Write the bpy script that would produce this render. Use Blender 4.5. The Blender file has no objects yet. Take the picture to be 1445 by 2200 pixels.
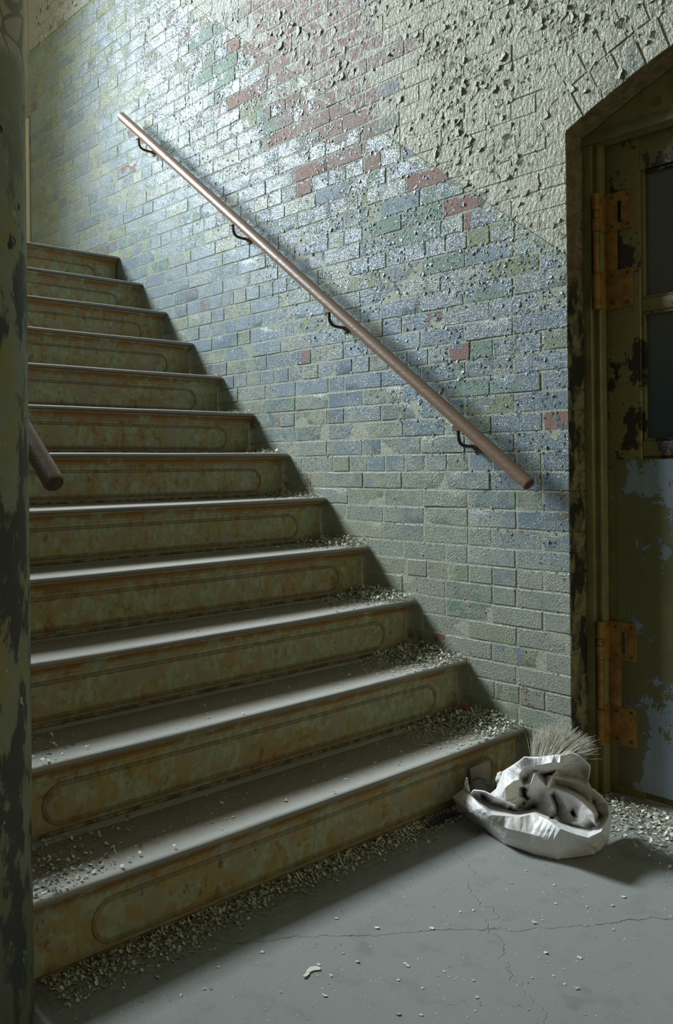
import bpy, bmesh, math, random
from mathutils import Vector, Matrix
from mathutils import noise as mnoise
C = bpy.context.scene.collection
sc = bpy.context.scene
PI = math.pi

# ---------------------------------------------------------------- camera
W_PX = 1445.0
F_PX, CY_PX = 1875.534, 1002.717
YAW, ROLL = math.radians(42.8063), math.radians(-0.5474)
CAM = Vector((-1.6943, 2.4044, 1.0479))
fw = Vector((math.cos(YAW), -math.sin(YAW), 0))
rt = Vector((-math.sin(YAW), -math.cos(YAW), 0))
up = Vector((0, 0, 1))
cr, sr = math.cos(ROLL), math.sin(ROLL)
ax = rt * cr + up * sr
ay = up * cr - rt * sr
cam_d = bpy.data.cameras.new('camera')
cam_d.sensor_fit = 'HORIZONTAL'
cam_d.sensor_width = 36.0
cam_d.lens = F_PX / W_PX * 36.0
cam_d.shift_y = -(1100.0 - CY_PX) / W_PX
cam_d.clip_start = 0.02
cam = bpy.data.objects.new('camera', cam_d)
C.objects.link(cam)
m = Matrix((ax, ay, -fw)).transposed().to_4x4()
m.translation = CAM
cam.matrix_world = m
sc.camera = cam

# ---------------------------------------------------------------- light
world = bpy.data.worlds.new('world')
sc.world = world
world.use_nodes = True
bg = world.node_tree.nodes['Background']
bg.inputs[0].default_value = (0.85, 0.79, 0.50, 1)
bg.inputs[1].default_value = 1.2
ld = bpy.data.lights.new('window_daylight', 'AREA')
ld.shape = 'RECTANGLE'
ld.size, ld.size_y = 1.75, 1.5
ld.energy = 590.0
ld.spread = math.radians(122)
ld.color = (0.82, 0.93, 1.0)
lo = bpy.data.objects.new('window_daylight', ld)
C.objects.link(lo)
lo.location = (4.45, 1.92, 4.50)
lo.rotation_euler = (0, math.radians(55), 0)      # shines towards -x, through window_1
lo['kind'] = 'structure'
sc.view_settings.view_transform = 'Standard'
sc.view_settings.look = 'None'
sc.view_settings.gamma = 1.0
sc.view_settings.exposure = 0.0
sc.view_settings.use_curve_mapping = False
sc.cycles.max_bounces = 6
sc.cycles.use_denoising = True

# ---------------------------------------------------------------- helpers
rnd = random.Random(11)
G, H, SB, WID = 0.24068, 0.185, 0.037, 1.685        # going, rise, nosing overhang, stair width


def link(name, me, mat=None, parent=None):
    o = bpy.data.objects.new(name, me)
    C.objects.link(o)
    if mat is not None:
        for mm in (mat if isinstance(mat, (list, tuple)) else [mat]):
            me.materials.append(mm)
    if parent is not None:
        o.parent = parent
    return o


def mesh(name, vs, fs, smooth=False):
    me = bpy.data.meshes.new(name)
    me.from_pydata([tuple(v) for v in vs], [], fs)
    me.update()
    if smooth:
        me.polygons.foreach_set('use_smooth', [True] * len(me.polygons))
    return me


class MB:
    """collects verts and faces, then links them as one mesh object"""
    def __init__(s):
        s.v, s.f, s.c = [], [], []

    def add(s, vs, fs, col=None):
        n = len(s.v)
        s.v += [tuple(v) for v in vs]
        s.f += [tuple(i + n for i in f) for f in fs]
        if col is not None:
            s.c += [col] * len(vs)

    def box(s, x0, x1, y0, y1, z0, z1, b=0.0, col=None):
        x0, x1 = min(x0, x1), max(x0, x1)
        y0, y1 = min(y0, y1), max(y0, y1)
        z0, z1 = min(z0, z1), max(z0, z1)
        if b <= 0:
            vs = [(x, y, z) for x in (x0, x1) for y in (y0, y1) for z in (z0, z1)]
            fs = [(0, 1, 3, 2), (4, 6, 7, 5), (0, 4, 5, 1), (2, 3, 7, 6), (0, 2, 6, 4), (1, 5, 7, 3)]
            s.add(vs, fs, col)
            return
        bm = bmesh.new()
        bmesh.ops.create_cube(bm, size=1)
        for v in bm.verts:
            v.co = Vector((x0 + (v.co.x + .5) * (x1 - x0), y0 + (v.co.y + .5) * (y1 - y0), z0 + (v.co.z + .5) * (z1 - z0)))
        bmesh.ops.bevel(bm, geom=bm.edges[:], offset=b, segments=2, affect='EDGES', profile=0.5)
        bm.verts.index_update()
        s.add([v.co[:] for v in bm.verts], [[v.index for v in f.verts] for f in bm.faces], col)
        bm.free()

    def tube(s, pts, r, n=8, caps=True, col=None):
        pts = [Vector(p) for p in pts]
        rs = r if isinstance(r, (list, tuple)) else [r] * len(pts)
        vs, fs = [], []
        t0 = (pts[1] - pts[0]).normalized()
        u = t0.orthogonal().normalized()
        for i, p in enumerate(pts):
            t = (pts[min(i + 1, len(pts) - 1)] - pts[max(i - 1, 0)]).normalized()
            u = (u - t * u.dot(t)).normalized()
            w = t.cross(u)
            for k in range(n):
                a = 2 * PI * k / n
                vs.append(p + (u * math.cos(a) + w * math.sin(a)) * rs[i])
        for i in range(len(pts) - 1):
            for k in range(n):
                a, b = i * n + k, i * n + (k + 1) % n
                fs.append((a, b, b + n, a + n))
        if caps:
            fs.append(tuple(range(n - 1, -1, -1)))
            fs.append(tuple((len(pts) - 1) * n + k for k in range(n)))
        s.add(vs, fs, col)

    def build(s, name, mat=None, parent=None, smooth=False, angle=None):
        me = mesh(name, s.v, s.f, smooth)
        if s.c:
            at = me.color_attributes.new('seed', 'FLOAT_COLOR', 'POINT')
            at.data.foreach_set('color', [x for c in s.c for x in (c[0], c[1], c[2], 1.0)])
        if angle is not None:
            me.polygons.foreach_set('use_smooth', [True] * len(me.polygons))
            me.set_sharp_from_angle(angle=math.radians(angle))
        return link(name, me, mat, parent)


def empty(name, loc=(0, 0, 0)):
    o = bpy.data.objects.new(name, None)
    C.objects.link(o)
    o.empty_display_size = 0.1
    o.location = loc
    return o


def tag(o, label, cat, group=None, kind=None):
    o['label'] = label
    o['category'] = cat
    if group:
        o['group'] = group
    if kind:
        o['kind'] = kind
    return o


def adopt(child, par):
    """parent keeping the child's world coordinates (parents only carry a location)"""
    child.parent = par
    child.matrix_parent_inverse = Matrix.Translation(-Vector(par.location))
    return child


def struct(o):
    o['kind'] = 'structure'
    return o


# ---------------------------------------------------------------- node helpers
class NT:
    def __init__(s, name):
        s.m = bpy.data.materials.new(name)
        s.m.use_nodes = True
        s.t = s.m.node_tree
        s.t.nodes.clear()
        s.out = s.t.nodes.new('ShaderNodeOutputMaterial')
        s.b = s.t.nodes.new('ShaderNodeBsdfPrincipled')
        s.t.links.new(s.b.outputs[0], s.out.inputs[0])
        g = s.t.nodes.new('ShaderNodeNewGeometry')
        s.P = g.outputs['Position']
        sp = s.t.nodes.new('ShaderNodeSeparateXYZ')
        s.t.links.new(s.P, sp.inputs[0])
        s.x, s.y, s.z = sp.outputs

    def _in(s, sock, v):
        if isinstance(v, bpy.types.NodeSocket):
            s.t.links.new(v, sock)
        elif isinstance(v, (tuple, list)):
            sock.default_value = tuple(v) + ((1,) if len(v) == 3 and len(sock.default_value) == 4 else ())
        else:
            sock.default_value = v

    def m_(s, op, a, b=0.0, c=None, clamp=False):
        n = s.t.nodes.new('ShaderNodeMath')
        n.operation = op
        n.use_clamp = clamp
        s._in(n.inputs[0], a)
        s._in(n.inputs[1], b)
        if c is not None:
            s._in(n.inputs[2], c)
        return n.outputs[0]

    def add(s, a, b): return s.m_('ADD', a, b)
    def sub(s, a, b): return s.m_('SUBTRACT', a, b)
    def mul(s, a, b): return s.m_('MULTIPLY', a, b)
    def mx(s, a, b): return s.m_('MAXIMUM', a, b)
    def mn(s, a, b): return s.m_('MINIMUM', a, b)

    def ss(s, v, lo, hi):
        """smooth step: 0 below lo, 1 above hi (lo may exceed hi)"""
        n = s.t.nodes.new('ShaderNodeMapRange')
        n.interpolation_type = 'SMOOTHSTEP'
        s._in(n.inputs['Value'], v)
        a, b, c, d = (lo, hi, 0., 1.) if lo < hi else (hi, lo, 1., 0.)
        n.inputs['From Min'].default_value = a
        n.inputs['From Max'].default_value = b
        n.inputs['To Min'].default_value = c
        n.inputs['To Max'].default_value = d
        return n.outputs[0]

    def mix(s, f, a, b):
        n = s.t.nodes.new('ShaderNodeMix')
        n.data_type = 'RGBA'
        s._in(n.inputs[0], f)
        s._in(n.inputs[6], a)
        s._in(n.inputs[7], b)
        return n.outputs[2]

    def mixf(s, f, a, b):
        n = s.t.nodes.new('ShaderNodeMix')
        n.data_type = 'FLOAT'
        s._in(n.inputs[0], f)
        s._in(n.inputs[2], a)
        s._in(n.inputs[3], b)
        return n.outputs[0]

    def vec(s, sx=1., sy=1., sz=1., off=(0, 0, 0), src=None):
        n = s.t.nodes.new('ShaderNodeMapping')
        s._in(n.inputs[0], src or s.P)
        n.inputs['Location'].default_value = off
        n.inputs['Scale'].default_value = (sx, sy, sz)
        return n.outputs[0]

    def noise(s, scale, detail=3, rough=0.55, v=None, dist=0.0):
        n = s.t.nodes.new('ShaderNodeTexNoise')
        s._in(n.inputs['Vector'], v or s.P)
        n.inputs['Scale'].default_value = scale
        n.inputs['Detail'].default_value = detail
        n.inputs['Roughness'].default_value = rough
        n.inputs['Distortion'].default_value = dist
        return n.outputs['Fac']

    def vor(s, scale, feat='F1', v=None, out='Distance', rand=1.0):
        n = s.t.nodes.new('ShaderNodeTexVoronoi')
        n.feature = feat
        s._in(n.inputs['Vector'], v or s.P)
        n.inputs['Scale'].default_value = scale
        n.inputs['Randomness'].default_value = rand
        return n.outputs[out]

    def attr(s, name='seed'):
        n = s.t.nodes.new('ShaderNodeAttribute')
        n.attribute_name = name
        sp = s.t.nodes.new('ShaderNodeSeparateColor')
        s.t.links.new(n.outputs['Color'], sp.inputs[0])
        return sp.outputs

    def ball(s, c, r0, r1):
        """1 inside r0 of point c, fading to 0 at r1"""
        n = s.t.nodes.new('ShaderNodeVectorMath')
        n.operation = 'DISTANCE'
        s._in(n.inputs[0], s.P)
        n.inputs[1].default_value = c
        return s.ss(n.outputs['Value'], r1, r0)

    def bump(s, h, dist, strength=1.0, normal=None):
        n = s.t.nodes.new('ShaderNodeBump')
        n.inputs['Strength'].default_value = strength
        n.inputs['Distance'].default_value = dist
        s._in(n.inputs['Height'], h)
        if normal is not None:
            s._in(n.inputs['Normal'], normal)
        return n.outputs[0]

    def done(s, col, rough=0.6, normal=None, metal=0.0, spec=None):
        s._in(s.b.inputs['Base Color'], col)
        s._in(s.b.inputs['Roughness'], rough)
        s._in(s.b.inputs['Metallic'], metal)
        if spec is not None:
            s._in(s.b.inputs['Specular IOR Level'], spec)
        if normal is not None:
            s._in(s.b.inputs['Normal'], normal)
        return s.m

# ---------------------------------------------------------------- materials
def mat_wall():
    t = NT('painted_brick')
    r, g, b = t.attr()[:3]
    n1 = t.noise(7, 3)
    n2 = t.noise(30, 4, 0.6)
    n3 = t.noise(120, 3, 0.65)
    n4 = t.noise(420, 2, 0.6)
    line = t.mn(t.add(1.842, t.mul(t.x, 0.772)), 3.757)
    dd = t.sub(t.add(line, t.mul(t.sub(n3, .5), .012)), t.z)       # > 0 below the dado line
    lower = t.ss(dd, -0.003, 0.003)
    band = t.mul(lower, t.ss(dd, 0.042, 0.034))
    ddabs = t.m_('ABSOLUTE', t.sub(dd, t.add(.15, t.mul(t.ss(t.x, .42, .12), .33))))
    # --- where paint has come away: a diagonal belt around the dado line
    belt = t.mul(t.ss(ddabs, 0.62, 0.05), t.mul(t.ss(t.x, -0.75, 0.1), t.ss(t.x, 3.1, 1.9)))
    core = t.mul(t.ss(t.m_('ABSOLUTE', t.sub(dd, -0.10)), 0.62, 0.10), t.mul(t.ss(t.x, 0.50, 0.85), t.ss(t.x, 1.62, 1.28)))
    # --- dado paint
    blue = t.mix(r, (.165, .225, .275), (.255, .315, .355))
    blue = t.mix(t.ss(g, .55, .95), blue, (.205, .255, .225))
    olive = t.mix(n2, (.33, .345, .215), (.44, .44, .305))
    lowz = t.ss(t.sub(t.z, t.mul(t.x, .35)), 1.15, 0.05)
    far = t.ss(t.x, 2.0, 3.6)
    of = t.add(t.add(t.mul(lowz, .36), t.mul(t.mul(t.sub(g, .5), t.ss(r, .985, .97)), .11)), t.add(t.mul(far, .02), t.mul(t.sub(n1, .5), .35)))
    spk = t.ss(t.add(t.add(t.mul(t.noise(230, 3, .65), .75), t.mul(n2, .3)), of), .53, .63)
    sw = t.ss(t.add(t.mul(t.noise(16, 2), .8), of), .60, .72)
    col = t.mix(t.mul(t.mx(t.mul(spk, .75), t.mul(sw, .8)), .85), blue, olive)
    col = t.mix(t.mul(band, .85), col, (.20, .25, .17))
    # --- upper cream
    cream = t.mix(n2, (.42, .42, .315), (.51, .50, .385))
    cream = t.mix(t.mul(t.ss(t.x, .35, 1.2), .7), cream, (.44, .45, .42))
    # --- bare brick and undercoats, brick by brick
    redc = t.mix(n2, (.215, .115, .088), (.33, .20, .16))
    undr = t.mix(t.ss(g, .30, .34), redc, t.mix(t.ss(g, .62, .66), (.215, .30, .235), t.mix(t.ss(g, .82, .86), (.27, .305, .185), (.25, .31, .35))))
    undr = t.mix(t.ss(core, .25, .7), undr, t.mix(.45, redc, (.32, .275, .25)))
    wob = t.add(t.mul(t.sub(t.noise(17, 5, .62), .5), 1.5), t.mul(t.sub(n3, .5), .5))
    rr = t.add(r, wob)
    bare_lo = t.mul(t.ss(t.sub(t.add(t.mul(t.mul(belt, t.ss(t.x, 2.3, 1.3)), .50), t.mul(core, .40)), rr), 0., .03), lower)
    bare_up = t.mul(t.ss(t.sub(t.add(t.mul(core, 1.0), .07), rr), 0., .03), t.sub(1., lower))
    spot = t.mul(t.ss(t.noise(22, 3, .6, t.vec(1, 1, 1.4, (3, 1, 7))), .70, .715), t.add(.25, t.ss(belt, .1, .5)))
    # glued-on chips (seed.b = 1) keep their paint
    keep = t.ss(b, .9, .95)
    bare = t.mul(t.m_('MAXIMUM', t.mx(bare_lo, bare_up), spot, clamp=True), t.sub(1., keep))
    wash = t.ss(t.add(n3, t.mul(n2, .5)), .78, .92)
    lilac = t.mix(wash, t.mix(.5, undr, (.32, .285, .27)), (.44, .44, .41))
    redw = t.mix(t.mul(t.ss(t.add(t.noise(26, 4, .6), t.mul(n3, .3)), .60, .70), .85), t.mix(.25, redc, (.34, .30, .28)), (.46, .45, .42))
    undr = t.mix(t.sub(1., lower), undr, t.mix(t.ss(core, .2, .6), lilac, redw))
    base = t.mix(lower, cream, col)
    c = t.mix(bare, base, undr)
    # edge of the film, catching dust
    # --- gloss, then mortar in the joints
    rough = t.mixf(lower, .62, t.add(t.mixf(t.mx(t.mul(spk, .75), sw), .10, .38), t.mul(n3, .14)))
    rough = t.mixf(bare, rough, .72)
    mort = t.mul(t.ss(r, .985, .995), lower)
    c = t.mix(t.mul(mort, t.mixf(t.ss(t.x, .7, 1.7), .8, .25)), c, t.mix(n3, (.40, .41, .31), (.56, .57, .46)))  # pale dusty mortar with lit joint edges painted in, fainter across the glare
    rough = t.mixf(mort, rough, .85)
    # --- relief
    blis = t.mul(t.ss(t.vor(190, 'F1'), .55, .1), t.ss(n1, .40, .62))
    film = t.sub(1., bare)
    upper = t.sub(1., lower)
    flk = t.ss(t.noise(95, 4, .66, t.vec(1, 1, 1.2, (1, 5, 2))), .47, .52)
    pit = t.ss(t.noise(260, 3, .6, t.vec(1, 1, 1, (4, 1, 2))), .56, .64)
    h = t.add(t.mul(film, .7), t.add(t.mul(n4, .18), t.mul(n3, .35)))
    h = t.add(h, t.mul(flk, t.add(t.mul(upper, 1.5), t.mul(t.add(t.mul(belt, .95), .10), lower))))
    h = t.add(h, t.mul(upper, t.add(t.mul(t.noise(70, 3, .6, t.vec(1.25, 1, .8, (6, 0, 1))), 2.2), t.mul(t.noise(26, 2, .5), 1.6))))
    h = t.sub(h, t.mul(pit, t.mul(lower, t.add(.28, t.mul(spk, .3)))))
    h = t.add(h, t.mul(blis, t.mul(lower, .40)))
    h = t.add(h, t.mul(n2, .12))
    c = t.mix(t.mul(t.mul(pit, lower), .35), c, (.09, .10, .07))
    nrm = t.bump(h, .0044, 1.0)
    return t.done(c, rough, nrm, spec=t.mixf(t.mul(lower, t.sub(1., bare)), .4, .62))


def mat_jamb():
    t = NT('grimy_reveal_brick')
    n2, n3 = t.noise(24, 5, .65), t.noise(130, 3)
    c = t.mix(t.ss(n2, .45, .55), (.13, .11, .05), (.24, .205, .10))
    hi = t.mul(t.ss(t.z, 1.55, 1.75), t.ss(t.noise(38, 3), .48, .56))
    c = t.mix(t.mul(hi, .7), c, (.26, .14, .09))
    blk = t.mul(t.ss(t.noise(17, 4, .6, t.vec(1, 1, .55)), .47, .55), t.ss(t.z, 1.75, 1.55))
    c = t.mix(blk, c, (.022, .022, .014))
    return t.done(c, .75, t.bump(t.add(n2, t.mul(n3, .5)), .006))


def mat_left():
    t = NT('stained_plaster')
    n1, n2, n3 = t.noise(6, 4, .6), t.noise(22, 5, .62), t.noise(110, 3)
    top = t.ss(t.add(t.z, t.mul(t.sub(n2, .5), .06)), 1.79, 1.82)
    green = t.mix(n2, (.17, .185, .11), (.29, .30, .20))
    olive = t.ss(t.noise(11, 4, .6, t.vec(1, 1, .6, (4, 4, 1))), .54, .60)
    c = t.mix(olive, green, (.26, .24, .10))
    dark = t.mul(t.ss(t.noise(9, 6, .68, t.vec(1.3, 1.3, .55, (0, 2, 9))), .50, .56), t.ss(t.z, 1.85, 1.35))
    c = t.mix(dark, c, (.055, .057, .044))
    low = t.ss(t.z, .55, .1)  # shade painted in: wall end darkens towards the floor
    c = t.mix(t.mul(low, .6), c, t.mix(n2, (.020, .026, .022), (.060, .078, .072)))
    hole = t.mul(t.ss(t.noise(13, 5, .6, t.vec(1, 1, .6, (7, 0, 3))), .62, .645), t.ss(t.z, 1.2, 1.4))
    c = t.mix(hole, c, (.022, .015, .010))
    pale = t.ss(t.noise(34, 3, .6, t.vec(1, 1, .8, (2, 8, 1))), .69, .72)
    c = t.mix(pale, c, (.50, .45, .33))
    org = t.ss(t.add(t.mx(t.ball((-.03, 1.70, 1.29), .005, .05), t.mx(t.ball((.06, 1.655, 1.18), .0, .045), t.ball((.05, 1.66, 1.62), .0, .05))), t.mul(t.sub(t.noise(40, 5, .65), .5), 2.6)), .52, .58)
    c = t.mix(org, c, (.42, .12, .025))
    crack = t.ss(t.vor(9, 'DISTANCE_TO_EDGE', t.vec(1, 1, 1)), .03, .012)
    cre = t.mix(n1, (.33, .31, .21), (.46, .44, .32))
    cre = t.mix(t.mul(crack, .6), cre, (.06, .055, .04))
    c = t.mix(top, c, cre)
    h = t.add(t.mul(n2, .6), t.add(t.mul(n3, .3), t.mul(t.mx(dark, hole), -.4)))
    return t.done(c, .6, t.bump(h, .004))


def mat_floor():
    t = NT('worn_concrete')
    n1, n2, n3 = t.noise(2.2, 4, .6), t.noise(13, 5, .65), t.noise(190, 3, .7)
    c = t.mix(n1, (.215, .22, .21), (.285, .29, .275))
    c = t.mix(t.mul(t.ss(n2, .50, .66), .4), c, (.17, .17, .15))
    c = t.mix(t.mul(n3, .30), c, (.15, .15, .13))
    stain = t.ss(t.noise(5, 3, .5, t.vec(1, 1, 1, (2.2, .4, 0))), .66, .74)
    c = t.mix(t.mul(stain, .4), c, (.12, .115, .09))
    dust = t.mx(t.ss(t.x, -.22, .04), t.mul(t.ss(t.y, .38, .0), .9))
    c = t.mix(t.mul(t.mul(dust, t.ss(t.noise(60, 4, .7), .42, .6)), .75), c, (.105, .095, .06))
    # hairline cracks
    w = t.add(t.mul(t.sub(t.noise(3.5, 5, .65), .5), .22), t.sub(t.y, t.add(1.42, t.mul(t.x, 1.25))))
    crk = t.ss(t.m_('ABSOLUTE', w), .0045, .0012)
    w2 = t.add(t.mul(t.sub(t.noise(4.5, 5, .6, t.vec(1, 1, 1, (5, 5, 0))), .5), .3), t.sub(t.y, t.add(.45, t.mul(t.x, -.75))))
    crk = t.mx(crk, t.mul(t.ss(t.m_('ABSOLUTE', w2), .003, .0008), .6))
    c = t.mix(t.mul(crk, t.ss(n2, .35, .6)), c, (.10, .095, .075))
    h = t.add(t.mul(n2, .5), t.sub(t.mul(n3, .25), t.mul(crk, .5)))
    return t.done(c, t.add(.42, t.mul(n2, .25)), t.bump(h, .0025))


def mat_riser(dirt=0.):
    t = NT('rusty_green_iron')
    n1, n2, n3 = t.noise(5, 4, .6), t.noise(20, 7, .72), t.noise(150, 3, .7)
    n5 = t.noise(48, 5, .68, t.vec(1, 1, .7, (3, 1, 8)))
    st = t.noise(1.0, 5, .65, t.vec(30, 30, 5))
    c = t.mix(t.ss(n5, .38, .62), (.27, .305, .18), (.40, .42, .275))
    c = t.mix(t.ss(t.noise(9, 4, .6, t.vec(1, 1, 1, (9, 2, 1))), .45, .59), c, t.mix(n5, (.28, .235, .16), (.40, .34, .24)))
    ochre = t.ss(t.add(t.mul(n2, .65), t.mul(n1, .35)), .475, .56)
    c = t.mix(t.mul(ochre, .75), c, t.mix(n5, (.29, .19, .045), (.42, .30, .09)))
    rust = t.ss(t.add(t.add(t.mul(t.noise(31, 6, .7, t.vec(1, 1, 1, (2, 7, 5))), .60), t.mul(st, .30)), t.mul(n1, .25)), .60, .70)
    c = t.mix(t.mul(rust, .85), c, t.mix(n3, (.16, .072, .020), (.30, .145, .036)))
    c = t.mix(t.mul(t.ss(t.noise(38, 4, .65, t.vec(1, 1, .5)), .64, .72), .7), c, (.07, .05, .03))
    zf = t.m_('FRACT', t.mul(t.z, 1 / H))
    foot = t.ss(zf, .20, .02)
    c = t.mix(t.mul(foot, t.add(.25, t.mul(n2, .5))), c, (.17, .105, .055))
    lip = t.mul(t.ss(zf, .74, .78), t.ss(zf, .90, .86))
    c = t.mix(t.mul(lip, t.ss(t.add(n2, t.mul(n1, .5)), .58, .76)), c, (.30, .16, .045))
    blu = t.ss(t.noise(1., 3, .5, t.vec(26, 26, 3, (3, 3, 0))), .70, .74)
    c = t.mix(t.mul(blu, .5), c, (.20, .225, .225))
    if dirt:
        c = t.mix(dirt, c, t.mix(t.ss(n5, .4, .6), (.085, .055, .028), (.19, .125, .05)))
    h = t.add(t.mul(n2, .6), t.mul(n3, .35))
    return t.done(c, .55, t.bump(h, .0025))


def mat_bead():
    t = NT('rusted_moulding')
    n2 = t.noise(26, 5, .7)
    c = t.mix(t.ss(n2, .42, .6), (.085, .05, .022), (.25, .205, .10))
    return t.done(c, .55, t.bump(n2, .003))


def mat_tread():
    t = NT('worn_slate')
    n1, n2, n3 = t.noise(4, 4, .6), t.noise(20, 5, .65), t.noise(180, 3, .7)
    xf = t.m_('FRACT', t.mul(t.add(t.x, .004), 1 / G))               # 0 at each nosing
    wear = t.ss(t.add(xf, t.mul(t.sub(n2, .5), .25)), .42, .10)
    c = t.mix(n2, (.175, .148, .10), (.27, .23, .165))
    c = t.mix(t.mul(t.ss(t.noise(70, 4, .7), .5, .62), .35), c, (.075, .062, .042))
    c = t.mix(t.mul(wear, .85), c, t.mix(n2, (.40, .39, .36), (.52, .505, .47)))  # worn pale front, brightened further as a painted-in lit band
    edge = t.ss(t.m_('FRACT', t.mul(t.sub(t.z, .004), 1 / H)), .955, .925)
    c = t.mix(t.mul(edge, .75), c, t.mix(t.ss(n1, .42, .6), (.13, .125, .125), (.20, .15, .105)))
    rough = t.mixf(wear, .6, t.add(.24, t.mul(n3, .12)))
    return t.done(c, rough, t.bump(t.add(t.mul(n2, .6), t.mul(n3, .25)), .0022))


def mat_wood():
    t = NT('handrail_wood')
    v = t.vec(3, 30, 30)
    n2 = t.noise(2.2, 6, .7, v)
    n3 = t.noise(7, 4, .7, v)
    c = t.mix(n2, (.15, .09, .06), (.26, .172, .115))
    c = t.mix(t.mul(t.ss(n3, .58, .70), .6), c, (.10, .045, .022))
    return t.done(c, .36, t.bump(n2, .0015))


def simple(name, c0, c1, sc_=25, rough=.6, bump=.002, metal=0., lo=.4, hi=.6):
    t = NT(name)
    n = t.noise(sc_, 5, .65)
    c = t.mix(t.ss(n, lo, hi), c0, c1)
    return t.done(c, rough, t.bump(t.add(n, t.mul(t.noise(sc_ * 7, 2), .3)), bump), metal)


def mat_door():
    t = NT('peeling_door_paint')
    n2, n3 = t.noise(30, 5, .65), t.noise(120, 3, .65)
    c = t.mix(n2, (.15, .122, .04), (.25, .21, .08))
    c = t.mix(t.mul(t.ss(n3, .52, .62), .5), c, (.115, .092, .03))
    hole = t.ss(t.add(t.noise(13, 6, .68, t.vec(1, 1, .6, (1, 0, 4))), t.mul(t.sub(n3, .5), .16)), .535, .55)
    c = t.mix(t.mul(hole, t.ss(t.z, .95, 1.1)), c, (.030, .017, .010))
    pal = t.ss(t.noise(26, 4, .6, t.vec(1, 1, 1, (5, 0, 2))), .665, .69)
    c = t.mix(t.mul(pal, .8), c, (.24, .25, .19))
    h = t.sub(t.add(t.mul(n2, .5), t.mul(n3, .4)), t.mul(hole, .8))
    return t.done(c, .5, t.bump(h, .004))


def mat_sheet():
    t = NT('peeling_metal_sheet')
    n2, n3 = t.noise(24, 5, .65), t.noise(120, 3, .6)
    blue = t.mix(t.noise(1, 4, .6, t.vec(60, 60, 4)), (.17, .215, .26), (.27, .32, .37))
    ol = t.mix(n2, (.105, .10, .035), (.175, .16, .07))
    f = t.add(t.noise(8, 7, .68, t.vec(1, 1, .8, (2, 0, 5.3))), t.mul(t.sub(n3, .5), .16))
    lo = t.mul(t.ss(t.z, .45, .12), t.ss(t.x, -.28, -.42))
    hi = t.mul(t.ss(t.z, .88, .98), t.ss(t.x, -.27, -.33))
    bare = t.ss(t.add(f, t.add(t.mul(lo, .26), t.mul(hi, .16))), .585, .605)
    c = t.mix(bare, ol, blue)
    rust = t.mul(t.ss(t.x, -.36, -.27), t.ss(t.z, .6, .3))
    c = t.mix(t.mul(rust, .7), c, (.085, .052, .018))
    h = t.sub(t.add(t.mul(n2, .4), t.mul(n3, .35)), t.mul(bare, .9))
    return t.done(c, t.mixf(bare, .55, .38), t.bump(h, .004), 0.)


def mat_chip():
    t = NT('paint_chip')
    r, g, b = t.attr()[:3]
    c = t.mix(r, (.45, .44, .34), (.70, .68, .57))
    c = t.mix(t.ss(g, .70, .74), c, (.33, .38, .29))
    c = t.mix(t.ss(g, .88, .90), c, (.20, .175, .11))
    c = t.mix(t.ss(b, .985, .99), c, (.36, .20, .15))
    return t.done(c, .55)


def mat_bag():
    t = NT('crumpled_white_plastic')
    n2, n3 = t.noise(18, 5, .65), t.noise(90, 4, .7)
    c = t.mix(n2, (.62, .59, .565), (.74, .72, .70))
    c = t.mix(t.mul(t.ss(t.noise(9, 4, .6), .56, .72), .35), c, (.42, .37, .31))
    cz = t.ss(t.vor(24, 'DISTANCE_TO_EDGE'), .0, .22)
    cz2 = t.ss(t.vor(60, 'DISTANCE_TO_EDGE', t.vec(1, 1, 1, (3, 3, 3))), .0, .3)
    h = t.add(t.add(t.mul(n2, .5), t.mul(n3, .2)), t.add(t.mul(cz, .35), t.mul(cz2, .05)))
    t.done(c, .45, t.bump(h, .003))
    t.b.inputs['Subsurface Weight'].default_value = 0.0
    return t.m


def mat_glass():
    t = NT('dirty_door_glass')
    n2 = t.noise(12, 5, .65)
    c = t.mix(n2, (.06, .066, .06), (.12, .12, .105))
    c = t.mix(t.ss(t.z, 1.55, 1.2), c, (.045, .07, .085))
    t.done(c, t.add(.22, t.mul(n2, .25)))
    return t.m


def mat_window_glass():
    t = NT('window_glass')
    tr = t.t.nodes.new('ShaderNodeBsdfTransparent')
    gl = t.t.nodes.new('ShaderNodeBsdfGlossy')
    gl.inputs['Roughness'].default_value = .05
    mixs = t.t.nodes.new('ShaderNodeMixShader')
    mixs.inputs[0].default_value = .06
    t.t.links.new(tr.outputs[0], mixs.inputs[1])
    t.t.links.new(gl.outputs[0], mixs.inputs[2])
    t.t.links.new(mixs.outputs[0], t.out.inputs[0])
    t.t.nodes.remove(t.b)
    return t.m


M_WALL, M_JAMB, M_LEFT, M_FLOOR = mat_wall(), mat_jamb(), mat_left(), mat_floor()
M_RISER2 = mat_riser(.55)
M_RISER, M_BEAD, M_TREAD, M_WOOD = mat_riser(), mat_bead(), mat_tread(), mat_wood()
M_DOOR, M_SHEET, M_CHIP, M_BAG, M_GLASS, M_WGLASS = mat_door(), mat_sheet(), mat_chip(), mat_bag(), mat_glass(), mat_window_glass()
M_ENDGRAIN = simple('dark_end_grain', (.055, .022, .012), (.095, .04, .022), 60)
M_IRON = simple('black_iron', (.035, .028, .02), (.075, .05, .03), 60, .5)
M_BRASS = simple('paint_smeared_plate', (.10, .095, .05), (.20, .19, .11), 90, .6)
M_FRAME = simple('olive_frame_paint', (.19, .155, .062), (.24, .20, .085), 14, .45, .0012)
M_HINGE = simple('rusted_hinge', (.19, .09, .014), (.30, .15, .027), 35, .55, .002)
M_HOLE = simple('dark_slot', (.01, .009, .006), (.015, .012, .008))
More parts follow.
